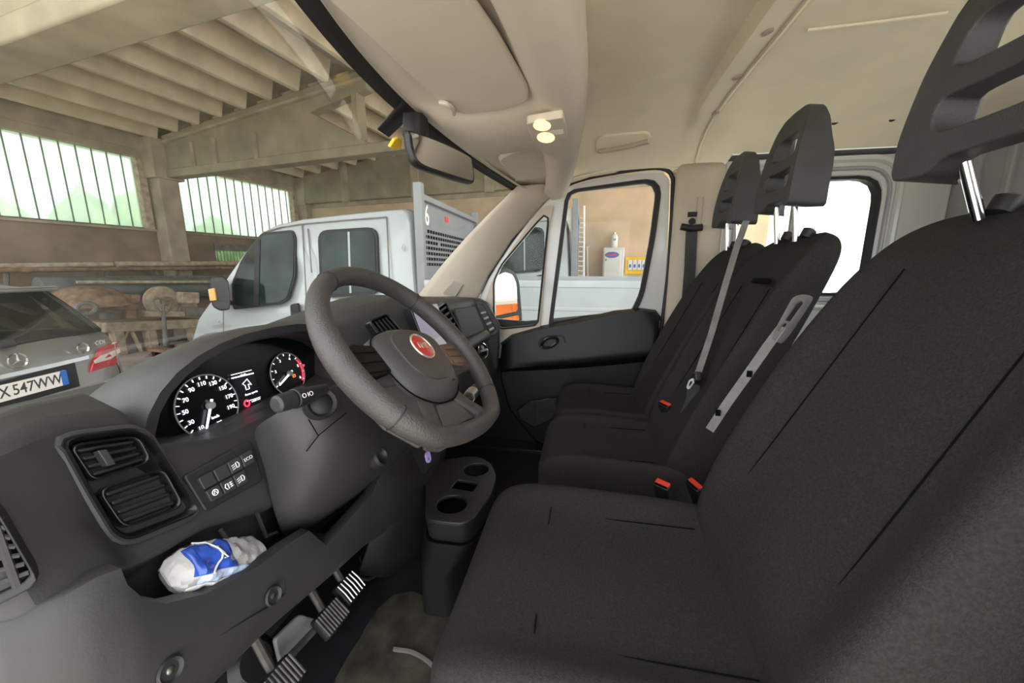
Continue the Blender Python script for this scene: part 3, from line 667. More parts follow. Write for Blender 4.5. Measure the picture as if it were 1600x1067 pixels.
# side lining above the rear window with two screw holes
# ---- overhead shelf above the windscreen
def hdr(x): s = (x / .75) ** 2; return V((x, .49 - .17 * s, 1.447 - .065 * s))
def base(x): s = (x / .85) ** 2; return V((x, 1.21 - .28 * s, .79))
def bulge(x):
    k = (x - .15) / .20; return max(0, 1 - abs(k) ** 3.5) if abs(k) < 1 else 0
def shelf(x):
    s = (x / .85) ** 2; dz = -.045 * s; dy = .07 * s; h = hdr(x); k = bulge(x) * .055
    return [h, V((x, h.y - .04, h.z - .014 - k * .2)), V((x, .40 - .06 * s, 1.424 + dz - k * .75)), V((x, .30, 1.428 + dz - k)), V((x, .165, 1.440 + dz - k)), V((x, .13 + dy, 1.405 + dz - k * .5)), V((x, .085 + dy, 1.378 + dz)),
            V((x, .045 + dy, 1.382 + dz)), V((x, .015 + dy, 1.415 + dz)), V((x, .005 + dy, 1.47 + dz * .9)), V((x, .012 + dy, 1.535 + dz * .7)), V((x, .035 + dy, 1.59 + dz * .5)), V((x, .09 + dy, rz(x) + .01)), V((x, .3, rz(x) + .02))]
sx_ = [-.88, -.8, -.7, -.6, -.4, -.25, -.12, -.06, -.04, -.01, .03, .1, .18, .26, .31, .34, .36, .42, .5, .6, .7, .78, .84, .87]
sh = thing('overhead_shelf', 'beige moulded overhead shelf above the windscreen', 'shelf', (0, .25, 1.43))
obj('shelf_body', grid([shelf(x) for x in sx_]), 'liner_plastic', sh, sharp=70)
# ---- windscreen
ws = sthing('window_5', 'large windscreen with a black printed edge', (0, .9, .9))
def wsp(x, t, o=0):
    a = hdr(x * .89); b = base(x); p = a.lerp(b, t); p.z += .02 * math.sin(PI * t); p.y += .01 * math.sin(PI * t); return p + V((0, -.7, -.7)) * o
xw = [-.86 + 1.72 * k / 20 for k in range(21)]
obj('glass', grid([[wsp(x, t) for x in xw] for t in [k / 10 for k in range(11)]]), 'glass_cab', ws)
def band(t0, t1, xa, n=20): return grid([[wsp(-xa + 2 * xa * k / n, t, .004) for k in range(n + 1)] for t in (t0, t1)])
obj('black_edge', band(0, .035, .86), 'rubber', ws, solid=.004)
obj('black_edge', grid([[wsp(x, t, .004) for t in [k / 10 for k in range(11)]] for x in (.848, .862)]), 'rubber', ws, solid=.004)
obj('black_patch', grid([[wsp(x, t, .005) for x in (-.045 + .1 * t, .0, .045 - .1 * t)] for t in (0, .06, .11)]), 'rubber', ws, solid=.004)
cw_ = struct('trim_4', loft([[base(x) + V((0, dy, dz)) for dy, dz in ((.0, -.06), (.30, -.22), (.9, -.42), (.9, -.52), (.0, -.25))] for x in xw[::2]]), 'frame_paint', 'white bonnet beyond the windscreen', sharp=50)
# ---- right A-pillar trim
pt = sthing('trim_5', 'beige right windscreen pillar', (.88, .5, .9))
wl = [wsp(.845, t, .006) for t in (0, .2, .4, .6, .8, .95)]
sl_ = [pX(*p, .90) for p in ((884, 288), (850, 315), (800, 373), (763, 430), (745, 470), (740, 540))]
obj('pillar_trim', grid([[a.lerp(b, k) + V((-.03 * math.sin(PI * k), 0, 0)) for k in (0, .15, .35, .6, .8, .95, 1)] for a, b in zip(wl, sl_)]), 'pillar', pt, solid=.008, sharp=70)
def ptrim(i, k):
    j = min(int(i), 4); f = i - j; A = wl[j].lerp(wl[j + 1], f); B = sl_[j].lerp(sl_[j + 1], f)
    return A.lerp(B, k) + V((-.03 * math.sin(PI * k) - .014, -.008, 0))
obj('pillar_patch', prism([ptrim(*q) for q in ((3.55, .42), (3.55, .62), (4.05, .60), (4.05, .36))], (.006, .003, 0)), 'liner_shade', pt, bev=.001)
# ---- rail between the roof and the door
rl = sthing('trim_6', 'beige lining between the passenger door and the roof', (.88, 0, 1.45))
dt = [pX(*p, .905) for p in ((850, 315), (884, 288), (930, 274), (1000, 264), (1036, 262), (1052, 268))]
up_ = [V((.80, .31, 1.385)), V((.84, .20, 1.40)), V((.865, .08, 1.43)), V((.895, -.10, 1.47)), V((.895, -.30, 1.47)), V((.895, -.45, 1.47))]
obj('rail_lining', grid([[a.lerp(b, k) for k in (0, .4, .8, 1)] for a, b in zip(up_, dt)]), 'liner', rl, solid=.008, sharp=70)

# ---- passenger door
dx = .905
dr = sthing('door_1', 'passenger door with a black trim panel and a separate quarter glass', (.92, .1, .0))
DO = [(743, 560), (744, 475), (764, 434), (803, 374), (851, 317), (885, 293), (933, 278), (1004, 268), (1036, 268), (1047, 281), (1041, 430), (1026, 560)]
MWi = [(890, 300), (1008, 285), (1020, 287), (1026, 300), (1017, 370), (1000, 460), (985, 490), (975, 510), (862, 515)]
QW = [(853, 334), (857, 342), (840, 508), (779, 514), (772, 502), (771, 440), (783, 414), (840, 346)]
P3 = lambda L, x: [pX(*p, x) for p in L]
obj('door_frame', holed(roundpoly(P3(DO, dx), .03, 3), [roundpoly(P3(MWi, dx), .04, 4), roundpoly(P3(QW, dx), .025, 3)], (.05, 0, 0)), 'frame_paint', dr, bev=.006)
QO = [(866, 318), (858, 352), (843, 520), (760, 528), (755, 480), (768, 440), (802, 384), (848, 324)]
obj('quarter_trim', holed(roundpoly(P3(QO, dx - .012), .03, 3), [roundpoly(P3(QW, dx - .012), .025, 3)], (.02, 0, 0)), 'pillar', dr, bev=.004)
MO = [(884, 297), (1010, 279), (1027, 282), (1034, 298), (1024, 372), (1006, 464), (990, 496), (975, 522), (855, 522)]
obj('window_rubber', ring3(resample(roundpoly(P3(MO, dx - .006), .05, 5), 60), resample(roundpoly(P3(MWi, dx - .006), .04, 5), 60), (.03, 0, 0)), 'rubber', dr)
qo = resample(roundpoly(P3(QW, dx - .014), .025, 4), 50); cq = sum(qo, V()) / 50
obj('quarter_rubber', tube(qo, .005, 6, closed=True), 'rubber', dr)
obj('door_glass', prism(roundpoly(P3(MO, dx + .02), .04, 3), (.004, 0, 0)), 'glass_clear', dr)
obj('quarter_glass', prism(roundpoly(P3(QW, dx + .01), .02, 3), (.004, 0, 0)), 'glass_clear', dr)
seal = [pX(*p, dx - .004) for p in ((742, 545), (742, 475), (762, 432), (801, 373), (850, 314), (884, 290), (932, 275), (1003, 265), (1038, 265), (1050, 276), (1051, 300), (1044, 430), (1022, 590), (1010, 690))]
obj('door_seal', tube(spline(seal, 4), .010, 8), 'rubber', dr)
# inner trim: dark lower panel, raised upper panel with armrest
LP_ = [(783, 548), (860, 522), (1020, 500), (1026, 560), (1012, 700), (960, 740), (836, 690), (795, 640), (781, 590)]
obj('lower_panel', prism(roundpoly(P3(LP_, .885), .03, 3), (.04, 0, 0)), 'door_black', dr, bev=.01)
def prow(x, L): return [pX(*p, x) for p in L]
R0 = prow(.895, [(782, 536), (800, 522), (850, 508), (900, 499), (960, 485), (1000, 481), (1024, 484), (1035, 498)])
R1 = prow(.855, [(784, 540), (802, 526), (852, 513), (902, 504), (962, 490), (1000, 486), (1020, 489), (1030, 502)])
R2 = prow(.845, [(782, 558), (802, 552), (852, 543), (902, 536), (962, 527), (1000, 521), (1020, 518), (1029, 520)])
R3 = prow(.825, [(781, 570), (802, 566), (852, 561), (902, 557), (962, 551), (1000, 547), (1018, 544), (1028, 542)])
R4 = prow(.825, [(781, 578), (802, 575), (852, 571), (902, 567), (962, 561), (1000, 557), (1017, 555), (1027, 552)])
R5 = prow(.880, [(782, 582), (802, 580), (852, 578), (902, 575), (962, 570), (1000, 566), (1016, 563), (1027, 560)])
up = obj('upper_panel', grid([R0, R1, R2, R3, R4, R5]), 'door_black', dr, solid=.006, sharp=55)
hn = [pX(*p, .846) for p in ((840, 531), (852, 525), (880, 523), (884, 530), (884, 549), (844, 556))]
obj('handle_bezel', ring3(resample(roundpoly(hn, .02, 4), 40), [h.lerp(sum(hn, V()) / 6, .14) for h in resample(roundpoly(hn, .02, 4), 40)], (.02, 0, 0)), 'rubber', up)
obj('door_handle', tube(spline([pX(846, 540, .835), pX(852, 530, .835), pX(866, 527, .838), pX(871, 533, .842), pX(862, 541, .840), pX(850, 543, .835)], 4, True), .008, 8, closed=True), 'black_gloss', up)
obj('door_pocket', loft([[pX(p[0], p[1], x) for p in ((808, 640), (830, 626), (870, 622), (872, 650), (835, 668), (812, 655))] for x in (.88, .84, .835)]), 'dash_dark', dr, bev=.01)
obj('pocket_arch', tube(spline([pX(*p, .832) for p in ((836, 660), (834, 640), (842, 628), (858, 624), (868, 634), (870, 655))], 4), .006, 6), 'dash', dr)
# door mirror outside
mno = pX(790, 470, 1.12); mnn = V((-.53, -.85, .04)).normalized()
mo_ = [pP(px, py, mno, mnn) for px, py in ((769, 428), (788, 419), (803, 423), (811, 438), (816, 500), (811, 520), (790, 528), (774, 520), (766, 500))]
mc_ = sum(mo_, V()) / 9
mm = obj('mirror_housing', loft([[p.lerp(mc_, k) - mnn * d for p in roundpoly(mo_, .03, 3)] for k, d in ((.0, .0), (-.05, .02), (.02, .08), (.3, .13))]), 'rubber', dr, sharp=60)
for L4 in (((772, 433), (789, 425), (801, 429), (807, 443), (809, 486), (771, 494)), ((773, 500), (811, 492), (811, 515), (792, 522), (776, 518))):
    obj('mirror_glass', prism(roundpoly([pP(px, py, mno + mnn * .004, mnn) for px, py in L4], .02), -mnn * .006), 'mirror', mm)
obj('outer_skin', prism([V((.955, y, z)) for y, z in ((-.42, -.08), (-.40, .60), (-.36, .80), (.30, .72), (.62, .74), (.64, -.08))], (.02, 0, 0)), 'black_plastic', dr)
kp = sthing('trim_7', 'dark kick panel and sill beside the passenger footwell', (.9, .6, .0))
obj('kick_panel', join(box((.925, .80, .36), (.03, .52, .86)), box((.90, .05, -.01), (.10, 1.2, .06))), 'black_plastic', kp, bev=.006)
# ---- right body side behind the door
def rs(px, py, o=0): return pP(px, py, V((.80, 0, 1.549 - o)), (.5, 0, .86))      # the sloping edge of the roof lining
wr2 = sthing('wall_right', 'right inner body side with the belt pillar and the rear side window', (.9, -1, .7))
bp = [[V((.905, -.395, z)), V((.875, -.42, z)), V((.862, -.47, z)), V((.862, -.56, z)), V((.875, -.61, z)), V((.905, -.63, z))] for z in (-.02, .5, 1.0, 1.30, 1.42, 1.47)]
for i, dxx in ((4, .01), (5, .03)):
    for p in bp[i]: p.x += dxx * .5
obj('pillar_trim', grid(bp), 'pillar', wr2, solid=.006, sharp=50)
obj('pillar_groove', tube([V((.861, -.50, 1.16)), V((.861, -.50, 1.32)), V((.861, -.525, 1.32)), V((.861, -.525, 1.16))], .002, 5), 'liner_shade', wr2)
RWo = [V((.90, -.62, -.05)), V((.90, -1.50, -.05)), V((.90, -1.50, 1.52)), V((.90, -.62, 1.52))]
wy0, wy1, wz0, wz1 = -.68, -1.25, .88, 1.395
RWi = roundpoly([V((.90, wy0, wz0)), V((.90, wy1, wz0)), V((.90, wy1, wz1)), V((.90, wy0, wz1))], .10, 6)
obj('side_panel', holed(RWo, [RWi], (.03, 0, 0)), 'frame_paint', wr2, bev=.008)
RWm = roundpoly([V((.90, wy0 + .03, wz0 - .05)), V((.90, wy1 - .06, wz0 - .05)), V((.90, wy1 - .06, wz1 + .07)), V((.90, wy0 + .03, wz1 + .07))], .13, 6)
obj('window_flange', tube(resample(RWm, 60), .016, 8, closed=True), 'frame_paint', wr2)
obj('window_flange', tube(resample(roundpoly([V((.90, wy0, wz0 - .02)), V((.90, wy1 - .025, wz0 - .02)), V((.90, wy1 - .025, wz1 + .03)), V((.90, wy0, wz1 + .03))], .11, 6), 60), .009, 8, closed=True), 'grey_metal', wr2)
obj('black_strip', box((.893, -1.05, 1.487), (.012, .88, .022)), 'rubber', wr2)
for p in ((1305, 190), (1395, 185)):
    q = rs(*p); obj('screw_hole', tf(lathe([(.002, 0), (.010, 0), (.012, -.004), (.002, -.004)], 14), Matrix.Translation(q) @ Matrix.Rotation(.53, 4, 'Y')), 'rubber', wr2)
rwn = sthing('window_6', 'bright rear side window with rounded corners', (.92, -.95, 1.1))
obj('glass', prism(RWm, (.004, 0, 0)), 'glass_clear', rwn)
for o in rwn.children: o.location.x += .035
obj('rubber', ring3(resample(RWi, 50), [p.lerp(V((.9, (wy0 + wy1) / 2, (wz0 + wz1) / 2)), .05) for p in resample(RWi, 50)], (.04, 0, 0)), 'rubber', rwn)
obj('slider_bar', box((.925, -.93, 1.11), (.02, .02, .50)), 'grey_metal', rwn)
# left body side (behind the viewer) and the rear bulkhead
RLi = roundpoly([V((-.90, wy0, wz0)), V((-.90, wy1, wz0)), V((-.90, wy1, wz1)), V((-.90, wy0, wz1))], .10, 6)
struct('wall_left', holed([V((-.90, -.42, -.05)), V((-.90, -1.50, -.05)), V((-.90, -1.50, 1.50)), V((-.90, -.42, 1.50))], [RLi], (-.03, 0, 0)), 'frame_paint', 'left inner body side behind the driver')
bk = sthing('wall_back', 'grey painted rear bulkhead of the double cab', (0, -1.52, .7))
BWi = roundpoly([V((-.55, -1.50, .90)), V((.45, -1.50, .90)), V((.45, -1.50, 1.33)), V((-.55, -1.50, 1.33))], .08, 5)
obj('bulkhead', holed([V((-.93, -1.50, -.05)), V((.93, -1.50, -.05)), V((.93, -1.50, 1.45)), V((.7, -1.5, 1.58)), V((-.7, -1.5, 1.58)), V((-.93, -1.50, 1.45))], [BWi], (0, -.04, 0)), 'grey_metal', bk, bev=.008)
obj('rear_glass', prism(BWi, (0, -.004, 0)), 'glass_clear', bk)
for x in (.55, .68, .80): obj('stiffening_rib', box((x, -1.495, .75), (.03, .02, 1.4)), 'grey_metal', bk, bev=.006)

lf = sthing('trim_8', 'left door sill and hinge pillar beside the driver footwell', (-.93, .4, .0))
obj('hinge_pillar', box((-.945, .86, .25), (.07, .44, 1.0)), 'black_plastic', lf, bev=.01)
obj('door_sill', box((-.94, .1, -.18), (.10, 1.3, .32)), 'black_plastic', lf, bev=.01)

# ================================================================== OVERHEAD FITTINGS
def hz(x): return 1.43
dv = thing('sun_visor', 'beige driver sun visor folded up above the windscreen', 'sun visor', (-.4, .28, 1.41))
vo = [pZ(*p, 1.412) for p in ((512, 0), (560, 48), (700, 180))]
VO = [V((-.76, .42, 1.391)), pZ(505, -5, 1.396), pZ(560, 45, 1.398), pZ(640, 118, 1.398), pZ(696, 170, 1.398), pZ(726, 180, 1.396), pZ(790, 172, 1.396), pZ(826, 158, 1.398), pZ(826, 140, 1.400), pZ(780, 60, 1.404), pZ(735, -5, 1.406), V((-.76, .22, 1.406))]
obj('visor_panel', prism(roundpoly(VO, .018, 3), (0, 0, .014)), 'liner_plastic', dv, bev=.006, seg=3)
obj('visor_clip', tube(spline([pZ(688, 160, 1.394), pZ(698, 162, 1.388), pZ(707, 170, 1.389), pZ(709, 178, 1.395)], 4), .006, 8), 'liner_plastic', dv)
pv = thing('sun_visor', 'smaller-looking beige passenger sun visor beyond the mirror', 'sun visor', (.6, .25, 1.38))
PVo = [pX(778, 250, .40), pX(800, 278, .53), pX(812, 283, .60), pX(864, 276, .63), pX(868, 268, .61), pX(866, 238, .48), pX(860, 228, .38), pX(800, 240, .35)]
obj('visor_panel', prism(roundpoly(PVo, .02, 3), (0, .004, .016)), 'liner_plastic', pv, bev=.005)
obj('visor_clip', tube([pX(806, 281, .62), pX(826, 280, .66)], .006, 8), 'liner_shade', pv)
# dome lamp
LO = pZ(856, 199, 1.366); LM = frame(LO, V((0, -1, 0)), V((1, 0, .02)))
def lp(px, py): return LM.inverted() @ pP(px, py, LO, LM.col[2].xyz)
dl = thing('dome_lamp', 'lit interior lamp with two warm bulbs between the visors', 'lamp', tuple(LO))
lo = [lp(*p) for p in ((822, 190), (880, 180), (888, 213), (834, 221))]
nz = 1 if (LM.col[2].xyz.dot(CP - LO) > 0) else -1
def lplate(L, z, t, r):
    g = prism([V((p.x, p.y, z * nz)) for p in roundpoly([V((q.x, q.y, 0)) for q in L], r, 4)], (0, 0, -t * nz)); return tf(g, LM)
obj('lamp_body', lplate(lo, .005, .02, .012), 'liner_plastic', dl, bev=.003)
for c, nm in (((847, 193), 'bulb'), ((853, 212), 'bulb')):
    q = lp(*c); a = (lp(c[0] + 13, c[1] - 2) - q).length; b_ = (lp(c[0], c[1] + 8) - q).length
    obj('bulb_window', lplate([V((q.x + a * math.cos(k * PI / 8), q.y + b_ * math.sin(k * PI / 8), 0)) for k in range(16)], .006, .004, 0), 'bulb', dl)
obj('lamp_switch', lplate([lp(*p) for p in ((842, 203), (880, 198), (881, 206), (844, 210))], .005, .004, .004), 'lens', dl)
# interior mirror
mr_ = thing('rear_view_mirror', 'black-framed rear-view mirror hanging from the windscreen', 'mirror', (0, .46, 1.36))
th = math.radians(25); MO_ = V((0, .39, 1.298)); MX = V((math.cos(th), -math.sin(th), -.03)); MM = frame(MO_, MX, V((.05, .18, 1)))
if MM.col[2].xyz.dot(V((0, -1, 0))) < 0: pass
ml = [V((x, y, 0)) for x, y in ((-.122, .030), (-.115, .042), (.0, .046), (.110, .038), (.122, .020), (.118, -.034), (.09, -.043), (-.02, -.044), (-.10, -.040), (-.12, -.012))]
mls = spline(ml, 4, True)
obj('housing', tf(loft([[V((p.x * k, p.y * k, z)) for p in mls] for k, z in ((.97, .004), (1.0, -.004), (.97, -.018), (.75, -.034), (.3, -.042))]), MM), 'black_plastic', mr_, sharp=50)
obj('glass', tf(prism([V((p.x * .92, p.y * .88, .0045)) for p in mls], (0, 0, .002)), MM), 'mirror', mr_)
obj('stem', tube([MM @ V((0, .0, -.035)), V((0, .44, 1.345)), V((.0, .465, 1.375))], [.014, .012, .02], 10), 'black_plastic', mr_)
obj('mount', loft([[V((x * k, .470 + yo, 1.385 + z)) for x, z in ((-.035, .03), (.035, .03), (.045, -.02), (.02, -.06), (-.02, -.06), (-.045, -.02))] for k, yo in ((1, .02), (1, -.01), (.6, -.03))]), 'rubber', mr_, bev=.006)
tg = tag(obj('yellow_tag', prism([wsp(0, 0) * 0 + pP(px, py, V((-.05, .50, 1.33)), (0, 1, .7)) for px, py in ((605, 228), (613, 215), (619, 213), (624, 219), (623, 230), (614, 233))], (0, -.008, -.004)), 'yellow', bev=.002), 'small yellow tag stuck to the windscreen beside the mirror mount', 'tag')
# grab handle
gh = thing('grab_handle', 'cream folding grab handle above the passenger door', 'handle', tuple(pX(972, 225, .86)))
obj('handle_base', prism(roundpoly([rs(*p, .014) for p in ((931, 240), (930, 222), (940, 213), (1010, 207), (1018, 212), (1016, 226), (945, 240))], .015), (.010, 0, .017)), 'liner', gh, bev=.004)
obj('grip', tube(spline([rs(*p, .026) for p in ((938, 236), (955, 234), (985, 228), (1012, 221))], 5), .010, 8), 'pillar', gh)
for p in ((938, 236), (1011, 222)): obj('pivot', box(rs(*p, .022), (.02, .02, .016)), 'liner_plastic', gh, bev=.004)

# ================================================================== DASHBOARD
db = thing('dashboard', 'dark grey plastic dashboard across the cab', 'dashboard', (0, .6, .5))
# profile stations: x, then (y, z) from the cowl over the crest and down the face
ST = [
 (-.895, (.90, .70), (.70, .75), (.61, .79), (.555, .77), (.53, .74), (.515, .695), (.56, .65), (.62, .55), (.62, .48)),
 (-.875, (.95, .70), (.70, .77), (.58, .825), (.53, .805), (.495, .76), (.470, .695), (.56, .65), (.57, .57), (.50, .565)),
 (-.845, (1.0, .70), (.74, .79), (.58, .850), (.545, .832), (.497, .76), (.461, .695), (.53, .65), (.54, .57), (.46, .570)),
 (-.805, (1.02, .70), (.76, .795), (.59, .855), (.552, .836), (.510, .74), (.466, .690), (.53, .648), (.54, .565), (.45, .570)),
 (-.78, (1.02, .70), (.76, .795), (.60, .856), (.560, .838), (.520, .72), (.497, .660), (.522, .645), (.535, .565), (.45, .570)),
 (-.715, (1.05, .70), (.78, .79), (.62, .848), (.562, .825), (.520, .72), (.494, .655), (.520, .640), (.535, .545), (.45, .545)),
 (-.69, (1.05, .75), (.80, .765), (.64, .765), (.562, .765), (.520, .72), (.494, .652), (.520, .637), (.535, .535), (.45, .535)),
 (-.60, (1.06, .75), (.82, .74), (.66, .735), (.555, .735), (.510, .69), (.485, .62), (.52, .60), (.535, .50), (.45, .500)),
 (-.46, (1.06, .75), (.82, .74), (.66, .735), (.555, .735), (.510, .69), (.480, .60), (.56, .57), (.58, .46), (.46, .450)),
 (-.30, (1.06, .75), (.82, .74), (.66, .735), (.560, .735), (.510, .66), (.470, .56), (.52, .52), (.54, .42), (.46, .400)),
 (-.255, (1.06, .77), (.82, .84), (.68, .856), (.635, .84), (.570, .74), (.490, .60), (.48, .52), (.50, .42), (.46, .34)),
 (-.20, (1.06, .78), (.80, .865), (.665, .875), (.625, .858), (.560, .76), (.490, .63), (.47, .52), (.47, .42), (.47, .30)),
 (-.08, (1.06, .79), (.78, .890), (.610, .900), (.575, .880), (.510, .78), (.450, .66), (.44, .55), (.45, .42), (.47, .24)),
 (.05, (1.06, .79), (.78, .905), (.580, .916), (.545, .892), (.480, .79), (.425, .66), (.42, .55), (.45, .42), (.48, .22)),
 (.16, (1.06, .79), (.78, .908), (.570, .916), (.535, .892), (.470, .78), (.420, .65), (.42, .54), (.46, .42), (.50, .22)),
 (.24, (1.05, .79), (.78, .90), (.60, .905), (.565, .885), (.500, .77), (.430, .64), (.44, .54), (.50, .42), (.54, .25)),
 (.42, (1.03, .79), (.76, .885), (.60, .885), (.565, .865), (.505, .755), (.44, .62), (.44, .52), (.50, .44), (.56, .36)),
 (.60, (.98, .79), (.70, .875), (.58, .872), (.55, .850), (.515, .74), (.45, .61), (.42, .50), (.46, .42), (.54, .36)),
 (.70, (.94, .79), (.68, .868), (.57, .866), (.545, .845), (.520, .74), (.47, .62), (.44, .50), (.46, .41), (.52, .36)),
 (.755, (.92, .79), (.64, .865), (.56, .862), (.53, .840), (.50, .725), (.46, .60), (.43, .49), (.44, .41), (.52, .36)),
 (.785, (.91, .79), (.64, .860), (.525, .858), (.475, .838), (.405, .725), (.41, .60), (.42, .49), (.44, .41), (.52, .36)),
 (.84, (.88, .79), (.62, .850), (.515, .848), (.475, .828), (.425, .72), (.42, .60), (.43, .49), (.46, .41), (.52, .36)),
 (.875, (.86, .84), (.62, .835), (.54, .830), (.51, .810), (.47, .71), (.46, .60), (.47, .49), (.49, .41), (.52, .36)),
]
rows = []
for s in ST:
    x = s[0]; pts = [V((x, y, z)) for y, z in s[1:]]
    rows.append([V((x, 1.05, .30))] + [V((x, min(1.1, pts[0].y + .02), pts[0].z - .12))] + pts + [V((x, .80, .26))])
def dense(rows, k=3):
    out = []
    for i in range(len(rows) - 1):
        for j in range(k):
            out.append([a.lerp(b, j / k) for a, b in zip(rows[i], rows[i + 1])])
    return out + [rows[-1]]
obj('dash_body', loft(rows), 'dash', db, bev=.010, seg=3, sharp=28)
FO = V((0, .52, .72)); FN = V((0, 1, -.35))                       # plane of the driver-side face
def fp(px, py, off=0): return pP(px, py, FO - FN.normalized() * off, FN)
# ---- binnacle hood
HC = -.4625
def arch(a, h, z0, y, n=17, e=2.4, skew=0):
    r = []
    for k in range(n):
        t = PI * k / (n - 1); c, s = math.cos(t), math.sin(t)
        r.append(V((HC - a * math.copysign(abs(c) ** (2 / e), c), y + skew * abs(c), z0 + h * abs(s) ** (2 / e))))
    return r
hd = obj('binnacle_hood', grid([arch(.205, .112, .745, .68), arch(.212, .125, .743, .60), arch(.222, .136, .742, .572), arch(.240, .155, .738, .568), arch(.248, .162, .735, .59), arch(.242, .155, .735, .64), arch(.225, .125, .735, .72), arch(.19, .05, .735, .84), arch(.15, .01, .735, .95)]), 'dash', db, sharp=50)
CO_ = V((0, .635, .79)); CN = V((0, 1, -.22))
cl_ = obj('instrument_panel', prism([pP(1, 1, CO_, CN) * 0 + V((p.x, .635 + .22 * (p.z - .79), p.z)) for p in arch(.212, .120, .742, 0)] , (0, .02, 0)), 'gauge', db)
obj('lower_bezel', loft([[V((x, y, z)) for y, z in ((.63, .752 + d), (.575, .742 + d), (.558, .728 + d), (.56, .70), (.63, .70))] for x, d in ((-.685, .012), (-.66, -.004), (-.60, -.012), (-.46, -.010), (-.33, -.006), (-.27, .004), (-.25, .012))]), 'dash', db, bev=.006)
CM = frame(CO_, V((1, 0, 0)), V((0, .22, 1)))
def gauge(name, px, py, r, labels, a_of, red=None, needle=235, minor=True):
    c = pP(px, py, CO_, CN); M = CM.copy(); M.translation = c + V((0, -.003, 0))
    g = obj(name, lathe([(.001, .002), (r, .002), (r, -.002), (.001, -.002)], 40, M), 'gauge', cl_)
    ring = [M @ V(((r + .001) * math.cos(t), (r + .001) * math.sin(t), .003)) for t in [k * PI / 24 for k in range(48)]]
    obj(name + '_ring', tube(ring, .0012, 6, closed=True), 'grey_metal', cl_)
    for lb in labels:
        a = math.radians(a_of(lb)); p = V((r * .74 * math.cos(a), r * .74 * math.sin(a), .0035))
        txt('dial_number', str(lb), r * .19, M @ Matrix.Translation(p), 'lit_white', cl_, ext=.0002)
    tk = []
    vals = [labels[0] + (labels[-1] - labels[0]) * k / (2 * (len(labels) - 1)) for k in range(2 * len(labels) - 1)]
    for v_ in vals:
        a = math.radians(a_of(v_)); tk.append(tf(box((r * .93, 0, .003), (r * .09, r * .022, .001)), M @ Matrix.Rotation(a, 4, 'Z')))
    obj('dial_ticks', join(*tk), 'lit_white', cl_)
    if red:
        obj('red_arc', tube([M @ V((r * .9 * math.cos(math.radians(t)), r * .9 * math.sin(math.radians(t)), .0035)) for t in range(red[0], red[1], -6)], .0012, 5), 'lit_red', cl_)
    a = math.radians(needle)
    obj('needle', tf(loft([[V((x, y * w_, z)) for y, z in ((-1, .006), (1, .006), (1, .008), (-1, .008))] for x, w_ in ((-r * .2, .0018), (0, .0018), (r * .86, .0011))]), M @ Matrix.Rotation(a, 4, 'Z')), 'lit_white', cl_)
    obj('needle_cap', lathe([(.001, .011), (r * .11, .011), (r * .13, .008), (r * .13, .004), (.001, .004)], 20, M), 'grey_metal', cl_)
    return M
GM = gauge('speedometer', 322, 634, .053, [10, 30, 50, 70, 90, 110, 130, 150, 170, 190], lambda v_: 232 - (v_ - 10) * 1.42, needle=241)
txt('dial_unit', 'km/h', .007, GM @ Matrix.Translation((.004, -.022, .0035)), 'lit_white', cl_, ext=.0002)
obj('fuel_arc', tube([GM @ V((.048 * math.cos(t), .048 * math.sin(t), .0035)) for t in [math.radians(250 + 6 * k) for k in range(12)]], .0009, 5), 'lit_white', cl_)
obj('fuel_marks', join(*[tf(box((.042, 0, .0035), (.005, .003, .001)), GM @ Matrix.Rotation(math.radians(252 + k * 11), 4, 'Z')) for k in range(5)]), 'lit_white', cl_)
obj('fuel_icon', tf(join(box((.006, -.035, .0035), (.005, .007, .001)), box((.011, -.034, .0035), (.0015, .006, .001))), GM), 'lit_white', cl_)
GM2 = gauge('rev_counter', 447, 584, .045, [1, 2, 3, 4, 5, 6], lambda v_: 205 - (v_ - 1) * 47, red=(35, -40), needle=205)
obj('engine_icon', tf(tube([(.010, -.006, .0035), (.016, -.006, .0035), (.016, -.011, .0035), (.010, -.011, .0035)], .001, 5, closed=True), GM2), 'lit_orange', cl_)
def cpt(px, py, o=.004): return pP(px, py, CO_ - CN.normalized() * o, CN)
obj('info_screen', prism([cpt(*p, .003) for p in ((362, 586), (395, 578), (410, 628), (376, 640))], (0, .003, 0)), 'lcd', cl_)
obj('screen_line', tube([cpt(362, 591), cpt(396, 583)], .0012, 5), 'lit_white', cl_)
obj('screen_line', tube([cpt(361, 586), cpt(393, 578)], .0006, 5), 'lit_white', cl_)
obj('screen_line', tube([cpt(386, 627), cpt(407, 620)], .0005, 5), 'lit_white', cl_)
obj('car_icon', tube([cpt(*p) for p in ((385, 609), (390, 607), (388, 600), (393, 601), (386, 592), (379, 600), (383, 602))], .0007, 5, closed=True), 'lit_white', cl_)
SM = CM.copy(); SM.translation = cpt(393, 614); txt('screen_text', 'Porta aperta', .0055, SM, 'lit_white', cl_, ext=.0002)
SM = CM.copy(); SM.translation = cpt(400, 625); txt('screen_text', '11601 km', .005, SM, 'lit_white', cl_, ext=.0002)
SM = CM.copy(); SM.translation = cpt(380, 586); txt('screen_text', '15:02', .0055, SM, 'lit_white', cl_, ext=.0002)
obj('door_warning', tube([cpt(386 + 4 * math.cos(k * PI / 6), 630 + 5 * math.sin(k * PI / 6)) for k in range(12)], .0013, 6, closed=True), 'lit_red', cl_)
obj('red_lamp', lathe([(.001, .003), (.0025, .003), (.0025, 0), (.001, 0)], 10, Matrix.Translation(cpt(473, 571)) @ CM.to_3x3().to_4x4()), 'lit_red', cl_)

